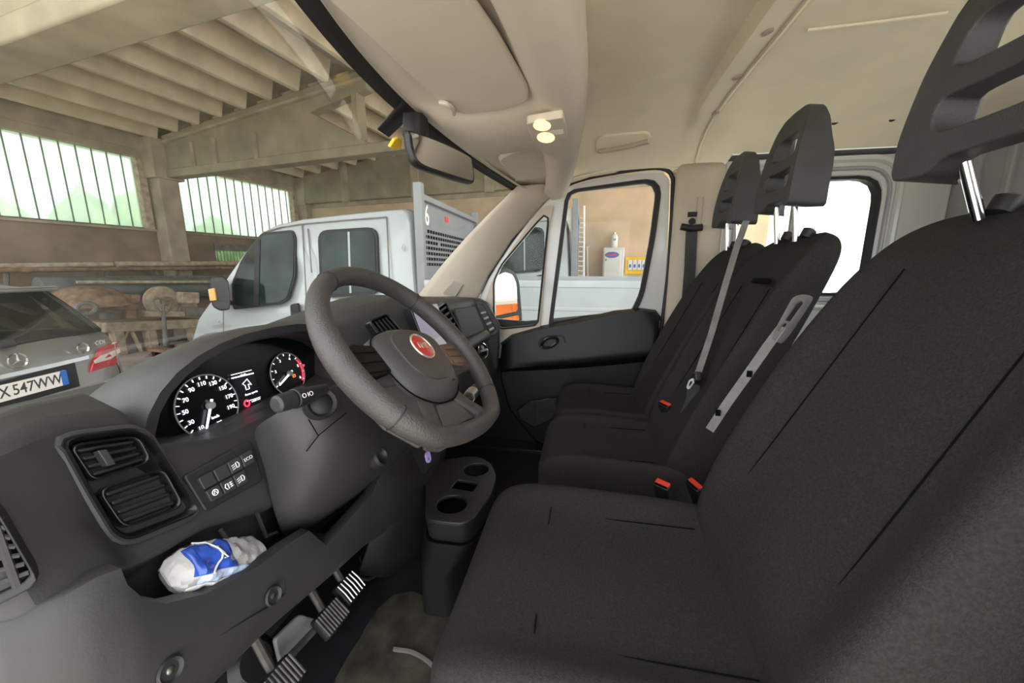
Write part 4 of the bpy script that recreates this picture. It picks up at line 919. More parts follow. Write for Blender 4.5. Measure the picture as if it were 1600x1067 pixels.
# ---- air vents
def vent(name, corners, o, n, nv, par, r=.012, fr=.12, deep=.03, slat_dir=0, knob=False, rim='black_gloss', slm='black_plastic'):
    n = V(n).normalized()
    if n.dot(CP - V(o)) < 0: n = -n
    P = [pP(*p, o, n) for p in corners]; c = sum(P, V()) / len(P)
    O = resample(roundpoly(P, r, 5), 48); I = [p.lerp(c, fr) for p in O]
    root = obj(name, ring3([p + n * .006 for p in O], [p + n * .004 for p in I], -n * .022), rim, par, bev=.002)
    obj('vent_back', prism([p - n * .012 for p in I], -n * .004), 'void', root)
    A, B, Cc, D_ = [p.lerp(c, fr * 1.05) for p in P[:4]]
    for k in range(nv):
        t = (k + .5) / nv
        if slat_dir == 0: a, b = A.lerp(D_, t), B.lerp(Cc, t); w_ = (D_ - A)
        else: a, b = A.lerp(B, t), D_.lerp(Cc, t); w_ = (B - A)
        w_ = w_.normalized() * (w_.length / nv * .42); a = a.lerp(b, .04); b = b.lerp(a, .04)
        obj('slat', loft([[q + w_ * .9 - n * .010, q + w_ * .3 + n * .001, q - w_ * .5 + n * .001, q - w_ * .2 - n * .010] for q in (a, b)]), slm, root, bev=.0012)
    if knob:
        q = A.lerp(B, .3).lerp(D_.lerp(Cc, .3), .5)
        obj('vent_tab', loft([[q + (B - A).normalized() * s1 + (D_ - A).normalized() * s2 + n * z for s1, s2 in ((-.004, -.010), (.004, -.010), (.004, .010), (-.004, .010))] for z in (0, .010)]), 'dash', root, bev=.001)
    return root
vo_ = FO - FN.normalized() * .002
VB = [fp(*p, .0) for p in ((86, 692), (110, 682), (205, 670), (228, 682), (262, 735), (303, 800), (293, 808), (195, 848), (170, 838), (128, 768))]
cV = sum(VB, V()) / 10; nF = -FN.normalized()
vb = obj('vent_surround', loft([[p.lerp(cV, k) + nF * h for p in resample(roundpoly(VB, .012, 4), 60)] for k, h in ((0, -.012), (0, .004), (.04, .012), (.10, .008), (.13, .000), (.9, -.002))]), 'black_gloss', db, sharp=50)
fo2 = FO + nF * .008
vent('air_vent', [(104, 697), (213, 682), (234, 722), (142, 754)], fo2, FN, 4, vb, r=.010, fr=.10, knob=True)
vent('air_vent', [(148, 766), (252, 731), (285, 792), (190, 828)], fo2, FN, 4, vb, r=.012, fr=.10)
obj('surround_edge', tube([p.lerp(cV, -.03) + nF * .004 for p in resample(roundpoly(VB, .014, 4), 50)], .004, 8, closed=True), 'dash', vb)
# side window demister on the dash end
eo = V((-.872, .49, .76)); en = V((-.55, -.83, .12))
E4 = [pP(*p, eo, en) for p in ((-70, 735), (0, 792), (66, 905), (-60, 968))]
ec = sum(E4, V()) / 4; enn = en.normalized()
dm_ = obj('demister_vent', ring3(resample(roundpoly([p + enn * .010 for p in E4], .008), 40), [p.lerp(ec, .16) + enn * .008 for p in resample(roundpoly(E4, .008), 40)], -enn * .02), 'dash_dark', db, bev=.002)
obj('vent_back', prism([p.lerp(ec, .1) - enn * .002 for p in E4], -enn * .004), 'void', dm_)
for k in range(9):
    t = (k + .5) / 9; a = E4[1].lerp(E4[2], t); b = E4[0].lerp(E4[3], t)
    obj('slat', tube([a.lerp(b, .08) + enn * .005, b.lerp(a, .08) + enn * .005], .0022, 6), 'dash', dm_)
obj('slat', tube([E4[1].lerp(E4[0], .28) + enn * .006, E4[2].lerp(E4[3], .28) + enn * .006], .003, 6), 'dash', dm_)
# ---- switch panel
SPc = [fp(*p, .004) for p in ((287, 744), (392, 687), (412, 750), (322, 800))]
sw = obj('switch_panel', prism(roundpoly(SPc, .006), -nF * .02), 'dash_dark', db, bev=.002)
def sq(u_, v_): return SPc[0].lerp(SPc[1], u_).lerp(SPc[3].lerp(SPc[2], u_), v_)
SWX = (SPc[1] - SPc[0]).normalized(); SWY = -(SPc[3] - SPc[0]).normalized()
for r in range(2):
    for k in range(4):
        if r == 1 and k == 3: continue
        u0, u1 = .10 + k * .21, .10 + (k + 1) * .21 - .02; v0, v1 = .20 + r * .34, .20 + (r + 1) * .34 - .04
        bt = obj('switch_button', prism(roundpoly([sq(u0, v0), sq(u1, v0), sq(u1, v1), sq(u0, v1)], .002, 2), nF * .005), 'dash', sw, bev=.001)
        cM = frame(sq((u0 + u1) / 2, (v0 + v1) / 2) + nF * .0056, SWX, SWY)
        if r == 0 and k == 3: txt('button_print', 'ECO', .0075, cM, 'white_print', bt, ext=.0003)
        elif (r, k) in ((0, 2), (1, 2)):
            obj('button_icon', tf(join(tube([(.000, .004, 0), (.003, .004, 0), (.005, 0, 0), (.003, -.004, 0), (0, -.004, 0)], .0007, 5, closed=True), *[tube([(-.002, y, 0), (-.007, y - .001, 0)], .0006, 5) for y in (-.003, 0, .003)]), cM), 'white_print', bt)
        elif (r, k) == (1, 1):
            obj('button_icon', tf(join(tube([(-.001, .004, 0), (-.004, .004, 0), (-.006, 0, 0), (-.004, -.004, 0), (-.001, -.004, 0)], .0007, 5, closed=True), *[tube([(.001, y, 0), (.006, y, 0)], .0006, 5) for y in (-.003, 0, .003)], tube([(.0035, -.004, 0), (.0035, .004, 0)], .0006, 5)), cM), 'white_print', bt)
        elif (r, k) == (1, 0):
            obj('button_icon', tf(join(tube([(.004 * math.cos(q), .004 * math.sin(q) + .001, 0) for q in [j * PI / 7 for j in range(14)]], .0007, 5, closed=True), tube([(-.002, -.001, 0), (0, .004, 0), (.002, -.001, 0)], .0006, 5)), cM), 'white_print', bt)
# ---- knee panel with the open tray
L_ = [(-90, 1022, 'Y', .54), (0, 987, 'Y', .482), (90, 940, 'Y', .462), (150, 905, 'Y', .458), (182, 893, 'Y', .455), (192, 918, 'Y', .450), (218, 940, 'Y', .446), (255, 947, 'Y', .446), (320, 930, 'Y', .446), (400, 888, 'Y', .446), (440, 858, 'Y', .446), (480, 832, 'Y', .446), (506, 854, 'Y', .446), (545, 812, 'Y', .446), (580, 772, 'Y', .446), (594, 742, 'Y', .446), (640, 703, 'Y', .450)]
B_ = [(-90, 1180, 'Y', .54), (0, 1180, 'Y', .49), (70, 1180, 'Y', .47), (120, 1180, 'Y', .46), (150, 1180, 'Y', .46), (180, 1180, 'Y', .46), (215, 1170, 'Y', .465), (250, 1150, 'Y', .47), (310, 1085, 'Y', .47), (365, 1030, 'Y', .475), (400, 995, 'Y', .475), (445, 955, 'Y', .475), (490, 918, 'Y', .475), (530, 884, 'Y', .475), (568, 850, 'Y', .475), (600, 830, 'Y', .475), (660, 800, 'Y', .475)]
def pk(q): return pX(q[0], q[1], q[3]) if q[2] == 'X' else pY(q[0], q[1], q[3])
Lp = [pk(q) for q in L_]; Bp = [pk(q) for q in B_]
kr = [[p + V((0, .028, -.012)) for p in Lp], [p + V((0, .012, .002)) for p in Lp], Lp] + [[a.lerp(b, t) - V((0, .018 * math.sin(PI * t), 0)) for a, b in zip(Lp, Bp)] for t in (.08, .25, .5, .75, .95)] + [Bp, [p + V((0, .10, -.02)) for p in Bp]]
kn = obj('knee_panel', grid(kr), 'dash', db, solid=.004, sharp=55)
def screw(px, py, y=.438):
    c = pY(px, py, y); M = frame(c, V((1, 0, 0)), V((0, .25, 1)))
    M = M if M.col[2].xyz.y < 0 else M @ Matrix.Rotation(PI, 4, 'X')
    s_ = obj('screw_cup', lathe([(.0135, .001), (.012, .004), (.009, .001), (.007, -.003), (.001, -.003)], 20, M), 'dash_dark', kn)
    obj('screw_head', lathe([(.001, .003), (.004, .002), (.005, -.002), (.001, -.002)], 12, M), 'steel', s_)
screw(265, 1047, .432); screw(426, 931, .432)
obj('panel_seam', tube([pY(*p, .437) for p in ((235, 1062), (238, 1040), (262, 1028), (330, 1000), (420, 948), (445, 928), (444, 905))], .0012, 5), 'dash_dark', kn)
# tray interior
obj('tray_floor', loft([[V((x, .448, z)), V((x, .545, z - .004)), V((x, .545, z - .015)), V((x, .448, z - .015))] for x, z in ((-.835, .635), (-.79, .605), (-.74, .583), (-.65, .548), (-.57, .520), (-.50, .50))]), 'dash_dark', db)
for p, q in (((345, 828), (362, 852)), ((397, 790), (416, 838)), ((416, 838), (432, 832))):
    obj('tray_rib', tube([pY(*p, .498), pY(*q, .500)], .003, 6), 'dash', db)
# ---- column shroud
def cs(px, py, y): return pY(px, py, y)
CSr = [
 [cs(388, 672, .50), cs(420, 650, .455), cs(470, 622, .42), cs(520, 600, .40), cs(575, 585, .41), cs(640, 590, .44)],
 [cs(400, 700, .495), cs(440, 690, .44), cs(500, 660, .395), cs(550, 650, .375), cs(600, 640, .39), cs(650, 630, .44)],
 [cs(414, 752, .49), cs(465, 740, .43), cs(520, 715, .388), cs(570, 700, .372), cs(615, 690, .39), cs(655, 665, .45)],
 [cs(420, 790, .485), cs(470, 790, .435), cs(530, 765, .405), cs(580, 735, .40), cs(615, 715, .42), cs(650, 690, .46)],
 [cs(437, 832, .48), cs(470, 828, .455), cs(530, 790, .44), cs(580, 755, .44), cs(612, 728, .45), cs(640, 705, .47)],
 [cs(442, 842, .53), cs(472, 836, .53), cs(532, 797, .53), cs(584, 760, .53), cs(614, 733, .53), cs(640, 712, .53)],
]
cb = obj('column_cover', grid(CSr), 'dash', db, sub=2, solid=.005)
obj('cover_seam', tube([p - V((0, .001, 0)) for p in (cs(478, 705, .415), cs(497, 680, .397), cs(540, 645, .376))], .0009, 5), 'void', cb)
obj('cover_seam', tube([cs(482, 655, .408), cs(497, 680, .397)], .0009, 5), 'void', cb)
KM = frame(cs(592, 714, .392), V((1, 0, 0)), V((0, .5, 1)))
obj('ignition_ring', lathe([(.020, -.012), (.020, .004), (.016, .008), (.013, .004), (.011, -.004), (.001, -.004)], 24, KM), 'dash_dark', cb)
obj('recess_shade', prism([cs(*p, .515) for p in ((455, 845), (480, 842), (540, 800), (590, 758), (600, 740), (600, 790), (550, 830), (505, 862))], (0, .004, 0)), 'void', db)  # flat black sheet standing in for the shade inside the pocket

# ---- centre and passenger side of the dashboard
def vplane(px, py, x, n): return pX(px, py, x), V(n)
o1 = pX(600, 510, -.125); vent('air_vent', [(573, 502), (604, 490), (634, 524), (598, 538)], o1, (.25, 1, -.45), 5, db, r=.012, fr=.14, slat_dir=1)
o2 = pX(702, 497, .315); vent('air_vent', [(680, 480), (694, 470), (722, 520), (710, 530)], o2, (.30, 1, -.40), 5, db, r=.010, fr=.16, slat_dir=0, slm='dash')  # paler slats stand in for the grey reflections on them
o3 = pX(760, 496, .765); vent('air_vent', [(741, 472), (752, 470), (778, 520), (768, 526)], o3, (1, .35, -.25), 5, db, r=.012, fr=.18, rim='dash', slm='grey_metal')  # light grey slat colour imitates reflected light
sc_o = pX(670, 530, .03); sc_n = V((.22, 1, -.42))
SC = [pP(*p, sc_o, sc_n) for p in ((636, 480), (678, 474), (712, 562), (668, 566))]
snn = -sc_n.normalized(); sc_ = sum(SC, V()) / 4
scn = obj('touch_screen', prism([p + snn * .012 for p in SC], -snn * .03), 'black_gloss', db, bev=.003)
obj('display', prism([p.lerp(sc_, .06) + snn * .0125 for p in SC], snn * .001), 'screen_sheen', scn)
obj('status_strip', prism([pP(*p, sc_o + snn * .015, sc_n) for p in ((672, 535), (690, 524), (697, 537), (682, 548))], -snn * .001), 'screen_strip', scn)
obj('status_strip', prism([pP(*p, sc_o + snn * .015, sc_n) for p in ((686, 551), (701, 541), (706, 548), (693, 557))], -snn * .001), 'screen_strip', scn)
# passenger glovebox and shelf
gb_o = pX(730, 510, .48); gb_n = V((.25, 1, -.25))
GB = [pP(*p, gb_o, gb_n) for p in ((708, 482), (741, 478), (757, 516), (725, 534))]
gnn = -gb_n.normalized(); gb = obj('glovebox_lid', prism(roundpoly([p + gnn * .004 for p in GB], .02), -gnn * .03), 'dash_dark', db, bev=.004)
obj('shelf_bar', tube([pX(722, 545, .30), pX(758, 524, .60)], .026, 12), 'dash', db)
kb = pX(753, 548, .56); KB = frame(kb, V((.95, -.35, .0)), V((.05, .3, 1)))
kv = obj('socket_knob', lathe([(.034, -.01), (.036, .004), (.030, .010), (.026, .006), (.022, .008), (.001, .009)], 24, KB), 'black_gloss', db)
obj('knob_ring', tube([KB @ V((.034 * math.cos(t), .034 * math.sin(t), .006)) for t in [k * PI / 12 for k in range(24)]], .0035, 6, closed=True), 'chrome', kv)
obj('knob_bar', tf(box((0, 0, .010), (.046, .010, .008)), KB), 'grey_metal', kv, bev=.002)
# wood-brown sliver right of the hub is the wheel's own insert; lower centre panel with cup holders
cc = thing('cup_holder_console', 'dark plastic cup-holder tray below the dashboard centre', 'console', (.0, .38, .0))
CT = [pZ(*p, .36) for p in ((664, 742), (690, 718), (742, 711), (768, 722), (777, 745), (768, 772), (742, 808), (725, 818), (664, 812))]
ctr = roundpoly(CT, .03, 4)
c1 = pZ(744, 733, .36); c2 = pZ(706, 787, .36)
hl = []
for c, r in ((c1, .040), (c2, .042)): hl.append([V((c.x + r * math.cos(t), c.y + r * math.sin(t), .36)) for t in [k * PI / 10 for k in range(20)]])
m_ = (c1 + c2) / 2; ax = (c1 - c2).normalized(); ay = V((-ax.y, ax.x, 0))
hl.append([m_ + ax * sx1 * .024 + ay * sy1 * .034 for sx1, sy1 in ((-1, -1), (1, -1), (1, 1), (-1, 1))])
for h in hl:
    for p in h: p.z = .36
obj('tray_top', holed(ctr, hl, (0, 0, -.012)), 'black_plastic', cc, bev=.003)
obj('tray_body', loft([[p + V((0, 0, -.006)) for p in ctr], [p.lerp(sum(ctr, V()) / len(ctr), .06) + V((0, 0, -.07)) for p in ctr], [p.lerp(sum(ctr, V()) / len(ctr), .3) + V((0, .06, -.22)) for p in ctr], [p.lerp(sum(ctr, V()) / len(ctr), .3) + V((0, .06, -.355)) for p in ctr]], cap=False), 'black_plastic', cc, sharp=60)
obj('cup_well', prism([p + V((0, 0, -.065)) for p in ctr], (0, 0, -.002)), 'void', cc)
obj('centre_panel', grid([[pY(*p, .47) for p in ((596, 745), (630, 712), (665, 700), (690, 700))], [pY(*p, .45) for p in ((596, 790), (632, 780), (664, 775), (690, 760))], [pY(*p, .49) for p in ((575, 850), (610, 850), (650, 850), (690, 830))], [pY(*p, .58) for p in ((560, 895), (600, 900), (650, 880), (690, 860))]]), 'dash_dark', db, solid=.006, sharp=60)
obj('panel_highlight', tube(spline([pY(590, 750, .442), pY(592, 765, .442), pY(584, 790, .442)], 4), .002, 6), 'dash', db)

# ================================================================== STEERING WHEEL
TA = math.radians(46.8); WC = V((-.4625, .2846, .852))
WM = frame(WC, V((1, 0, 0)), V((0, math.cos(TA), math.sin(TA)))) @ Matrix.Rotation(math.radians(-14), 4, 'Z')
sw_ = thing('steering_wheel', 'worn dark leather steering wheel with a round red badge', 'steering wheel', tuple(WC))
def wt(g): return tf(g, WM)
rim = []
for k in range(72):
    a = 2 * PI * k / 72; x, y = .183 * math.cos(a), .183 * math.sin(a)
    y = y if y > -.150 else -.150 + (y + .150) * .45
    rim.append(V((x, y, .004)))
rr = [.0165 + .0022 * max(0, math.cos(2 * (2 * PI * k / 72) - .5)) for k in range(72)]
def rimtube():
    rings = []
    for k in range(72):
        t = (rim[(k + 1) % 72] - rim[k - 1]).normalized(); o = V((t.y, -t.x, 0)); z = V((0, 0, 1)); r = rr[k]
        rings.append([rim[k] + o * (r * .95 * math.cos(q)) + z * (r * 1.08 * math.sin(q)) for q in [2 * PI * j / 14 for j in range(14)]])
    return grid(rings + [rings[0]], True)
obj('rim', wt(rimtube()), 'wheel', sw_, sharp=80)
for a in (52, -38, 128, 218):
    k = int(a / 5) % 72; p = rim[k]; t = (rim[(k + 1) % 72] - rim[k - 1]).normalized(); o = V((t.y, -t.x, 0)); r = rr[k] + .0004
    obj('stitch_seam', wt(tube([p + o * (r * .95 * math.cos(q)) + V((0, 0, r * 1.08 * math.sin(q))) for q in [2 * PI * j / 14 for j in range(14)]], .0012, 5, closed=True)), 'dash_dark', sw_)
# airbag cover
def hubring(k, z, dy=0):
    P = [(-.060, .050), (0, .058), (.060, .050), (.092, .026), (.094, -.015), (.078, -.066), (.040, -.094), (0, -.100), (-.040, -.094), (-.078, -.066), (-.094, -.015), (-.092, .026)]
    return [V((p.x * k, p.y * k + dy, z)) for p in spline([(x, y, 0) for x, y in P], 4, True)]
hb_ = obj('airbag_cover', wt(loft([hubring(.98, -.055), hubring(1.03, -.030), hubring(1.0, -.006), hubring(.93, .005), hubring(.74, .013), hubring(.45, .016), hubring(.05, .0165)])), 'wheel_hub', sw_, sharp=70)
obj('cover_face', wt(loft([hubring(.70, .0125, .004), hubring(.69, .0160, .004), hubring(.40, .0175, .003), hubring(.05, .0180, .002)])), 'wheel', hb_, sharp=50)
BG = Matrix.Translation((.0, .003, .0178))
bd = obj('badge', wt(lathe([(.001, .004), (.020, .004), (.0245, .002), (.0245, -.004), (.001, -.004)], 36, BG)), 'badge_red', hb_)
obj('badge_ring', wt(tf(tube([(.0258 * math.cos(t), .0258 * math.sin(t), .002) for t in [k * PI / 20 for k in range(40)]], .0022, 8, closed=True), BG)), 'badge_ring', bd)
txt('badge_text', 'FIAT', .0175, WM @ BG @ Matrix.Translation((0, 0, .0045)), 'badge_ring', bd, ext=.0006, sx=.85)
txt('airbag_print', 'AIRBAG', .007, WM @ Matrix.Translation((.030, -.070, .0122)), 'dash_dark', hb_, ext=.0006)
# spokes
def spoke(s, name, path, wd, z0, m='wheel'):
    rings = []
    for (x, y, z), w_ in zip(path, wd):
        rings.append([V((s * x, y + w_, z - .006)), V((s * x, y + w_ * .7, z + .004)), V((s * x, y - w_ * .7, z + .004)), V((s * x, y - w_, z - .006)), V((s * x, y - w_ * .7, z - .024)), V((s * x, y + w_ * .7, z - .024))])
    return obj(name, wt(loft(rings)), m, sw_, bev=.004)
for s in (-1, 1):
    spoke(s, 'side_spoke', [(.07, -.012, -.012), (.105, -.012, -.010), (.145, -.008, -.004), (.178, -.004, .002)], [.046, .040, .038, .046], 0)
    pad = [(.098, .020), (.140, .024), (.160, .010), (.158, -.030), (.130, -.038), (.094, -.030)]
    o = obj('control_pad', wt(loft([[V((s * x * .999, y, z)) for x, y in pad] for z in (-.014, .003)])), 'pad_black' if s < 0 else 'brown_insert', sw_, bev=.002)
    for k in range(3):
        y = .012 - k * .018; obj('pad_button', wt(loft([[V((s * x, y + dy, z)) for x, dy in ((.104, .006), (.150, .004), (.150, -.006), (.102, -.006))] for z in (.002, .005)])), 'pad_black' if s < 0 else 'brown_insert', o, bev=.001)
    # lower legs of the four-spoke wheel
    rings = []
    for x, y, z, w_ in ((.045, -.080, -.010, .022), (.062, -.115, -.006, .017), (.085, -.150, .0, .018), (.092, -.162, .003, .024)):
        d = V((.9, .42, 0)).normalized(); n = V((0, 0, 1))
        rings.append([V((s * (x + d.x * q * w_), y + d.y * q * w_, z + h)) for q, h in ((-1, -.006), (-.7, .004), (.7, .004), (1, -.006), (.7, -.026), (-.7, -.026))])
    obj('lower_spoke', wt(loft(rings)), 'wheel', sw_, bev=.004)
obj('corner_web', wt(loft([[V((x, y, z)) for x, y in ((-.085, -.045), (-.165, -.050), (-.150, -.105), (-.110, -.150), (-.070, -.130), (-.048, -.085))] for z in (-.026, -.010)])), 'wheel_hub', sw_, bev=.004)
obj('lower_web', wt(loft([[V((x, y, z)) for x, y in ((-.060, -.080), (.050, -.080), (.070, -.118), (.085, -.156), (-.095, -.156), (-.085, -.118))] for z in (-.030, -.014)])), 'wheel_hub', sw_, bev=.004)
obj('web_panel', wt(loft([[V((x, y, z)) for x, y in ((-.030, -.098), (.030, -.098), (.052, -.146), (-.052, -.146))] for z in (-.016, -.006)])), 'wheel_hub', sw_, bev=.003)
obj('hub_seam', wt(tube([V((p.x * 1.0, p.y * 1.0, -.004)) + V((0, 0, .0)) for p in hubring(1.006, 0)], .0012, 5, closed=True)), 'void', sw_)

# ================================================================== COLUMN STALKS
sk = thing('light_stalk', 'black indicator and light stalk left of the steering wheel', 'stalk', tuple(pY(500, 625, .43)))
A_ = pY(432, 632, .41); B2 = pY(500, 610, .40); dA = (B2 - A_).normalized()
def skt(t0, t1, r0, r1, m, nm, par, n=16):
    return obj(nm, tube([A_.lerp(B2, t0), A_.lerp(B2, t1)], [r0, r1], n), m, par, bev=.0012)
skt(0, .34, .0125, .0135, 'dash_dark', 'stalk_knob', sk); skt(.36, .62, .0150, .0150, 'black_plastic', 'stalk_ring', sk); skt(.62, 1.15, .0120, .008, 'dash_dark', 'stalk_arm', sk)
obj('knob_face', lathe([(.001, .002), (.009, .002), (.0122, -.001), (.001, -.002)], 18, frame(A_ - dA * .0005, dA.orthogonal(), dA.cross(dA.orthogonal()) * -1)), 'dash', sk)
nk = (CP - A_); nk = (nk - dA * nk.dot(dA)).normalized()
for t, ic in ((.44, 'o'), (.53, '-'), (.60, 'o')):
    MI = frame(A_.lerp(B2, t) + nk * .0152, nk.cross(dA) * -1, dA)
    if ic == 'o': obj('stalk_icon', tf(tube([(.003 * math.cos(q), .003 * math.sin(q), 0) for q in [k * PI / 6 for k in range(12)]], .0005, 5, closed=True), MI), 'white_print', sk)
    else: obj('stalk_icon', tf(tube([(-.003, 0, 0), (.003, 0, 0)], .0005, 5), MI), 'white_print', sk)
gm = frame(pY(503, 630, .395), V((.85, -.5, 0)), V((.2, .35, .9)))
obj('stalk_boot', lathe([(.024, -.020), (.025, -.004), (.022, .003), (.017, -.001), (.010, .004), (.001, .004)], 24, gm), 'rubber', sk)
wk = thing('wiper_stalk', 'black wiper stalk glimpsed behind the right lower wheel opening', 'stalk', tuple(pX(735, 620, -.28)))
A3 = pX(716, 640, -.34); B3 = pX(745, 606, -.24)
obj('stalk_arm', tube([A3, B3], .012, 12), 'black_plastic', wk); obj('stalk_band', tube([A3.lerp(B3, .55), A3.lerp(B3, .8)], .0145, 12), 'steel', wk)
# ignition key with a violet tag
ky = thing('ignition_key', 'key with a violet tag hanging below the steering wheel', 'key', tuple(pY(668, 712, .40)))
kc = pY(668, 714, .36); KX = frame(kc, V((1, -.2, 0)), V((0, .2, 1)))
sq_ = rrect(.019, .028, .0092, 5); hole = [(.003 * math.cos(t), -.004 + .003 * math.sin(t)) for t in [k * PI / 6 for k in range(12)]]
obj('key_tag', tf(holed([V((x, y, 0)) for x, y in sq_], [[V((x, y, 0)) for x, y in hole]], (0, 0, .003)), KX), 'tag_violet', ky)
obj('key_ring', tube([kc + V((.006 * math.cos(t), .0, .018 + .008 * math.sin(t))) for t in [k * PI / 8 for k in range(16)]], .001, 6, closed=True), 'steel', ky)

# ================================================================== PEDALS
def pedal(name, label, cx_, cy, wpx, hpx, y, ribs, m):
    c = pY(cx_, cy, y); root = thing(name, label, 'pedal', tuple(c))
    M = frame(c, V((1, -.1, 0)), V((0, .75, .66)))
    w_, h = wpx, hpx
    obj('pad', tf(loft([[V((x, yy, z - .25 * yy * yy / .03)) for x, yy in rrect(w_ * k, h * k, .008, 3)] for k, z in ((1, -.012), (1, .002), (.92, .005))]), M), 'rubber', root, sharp=50)
    for k in range(ribs):
        t = -.5 + (k + .5) / ribs
        if m == 'steel': g = tube([V((t * w_, -h * .42, .0055)), V((t * w_, 0, .008)), V((t * w_, h * .42, .0055))], .0022, 6)
        else: g = tube([V((t * w_, -h * .42, .005)), V((t * w_, h * .42, .005))], .003, 6)
        obj('rib', tf(g, M), m, root)
    obj('arm', tube(spline([c + V((0, .012, -.01)), c + V((.01, .06, .06)), c + V((.02, .14, .22)), c + V((.02, .20, .34))], 4), .009, 8), 'pedal', root)
pedal('accelerator_pedal', 'steel-ribbed pedal nearest the cup-holder console', 548, 917, .062, .060, .56, 6, 'steel')
pedal('brake_pedal', 'square ribbed middle pedal', 519, 964, .070, .058, .56, 9, 'pedal')
pedal('clutch_pedal', 'ribbed pedal at the bottom edge beside the left footwell', 442, 1062, .072, .060, .56, 9, 'pedal')
lv = thing('pedal_linkage', 'bare metal linkage and dark brackets behind the pedals', 'linkage', tuple(pY(400, 1000, .66)))
obj('bracket', prism(roundpoly([pY(*p, .62) for p in ((430, 1000), (470, 960), (498, 968), (470, 1010), (440, 1040))], .01), (0, .01, 0)), 'grey_metal', lv, bev=.003)
obj('rod', tube([pY(505, 970, .585), pY(430, 1050, .60)], .008, 8), 'pedal', lv)
obj('boot', lathe([(.05, -.03), (.052, 0), (.035, .012), (.02, .01), (.001, .01)], 20, frame(pY(395, 1035, .66), V((1, 0, 0)), V((0, .5, .86)))), 'black_plastic', lv)
obj('hook', tube(spline([pY(*p, .58) for p in ((555, 898), (575, 905), (600, 888), (608, 872))], 4), .005, 6), 'dash', lv)
obj('hook_plate', loft([[pY(*p, y) for p in ((560, 870), (585, 850), (608, 868), (595, 895), (570, 898))] for y in (.59, .62)]), 'dash_dark', lv, bev=.006)

# ================================================================== TISSUE PACK IN THE TRAY
PA_, PB_ = pY(258, 903, .482), pY(412, 862, .486)
tp = thing('tissue_pack', 'crumpled blue and white tissue packet lying in the dashboard tray', 'tissue packet', tuple(PA_.lerp(PB_, .5)))
pdir = (PB_ - PA_).normalized(); pup = V((0, -.5, .86)); pup = (pup - pdir * pup.dot(pdir)).normalized(); psd = pdir.cross(pup)
def packring(t, k=1.0, n=36):
    e = min(1, (max(t, .0) / .13) ** .55, (max(1 - t, 0) / .13) ** .55); e = max(e, .06)
    c = PA_.lerp(PB_, t) + pup * (.004 * math.sin(5.2 * t)); r = []
    for j in range(n):
        q = 2 * PI * j / n; cq, sq2 = math.cos(q), math.sin(q)
        a = .030 * (.42 + .58 * e) * k * math.copysign(abs(cq) ** .8, cq); b = .022 * e * k * math.copysign(abs(sq2) ** .75, sq2)
        wob = 1 + .05 * math.sin(5 * q + 23 * t) + .05 * math.sin(31 * t + 3 * q) + .03 * math.sin(57 * t - 7 * q)
        r.append(c + psd * a * wob + pup * b * wob)
    return r
tpw = obj('wrapper', loft([packring(k / 32) for k in range(33)]), 'pack_white', tp, sharp=16)
def patch(name, t0, t1, q0, q1, m, k=1.03):
    rows = []
    for i in range(15):
        t = t0 + (t1 - t0) * i / 14; e = packring(t, k, 72); a, b = int(q0 * 72), int(q1 * 72); rows.append([e[j % 72] for j in range(a, b + 1)])
    return obj(name, grid(rows), m, tpw, solid=.0004, sharp=16)
patch('blue_print', .09, .46, .12, .36, 'pack_blue'); patch('pale_print', .12, .62, .03, .12, 'pack_pale', 1.035); patch('white_band', .05, .75, .01, .03, 'white_print', 1.05); patch('blue_edge', .05, .58, -.12, .01, 'pack_blue', 1.04)
e1 = [packring(.20 + .12 * math.sin(PI * k / 10), 1.06, 36)[9 - 5 + k] for k in range(11)]
obj('white_arc', tube(e1, .0012, 5), 'white_print', tpw)
e2 = [packring(.34 + (.02 if k % 2 else -.015), 1.06, 36)[7 + k // 2] for k in range(8)]
obj('white_script', tube(e2, .0009, 5), 'white_print', tpw)

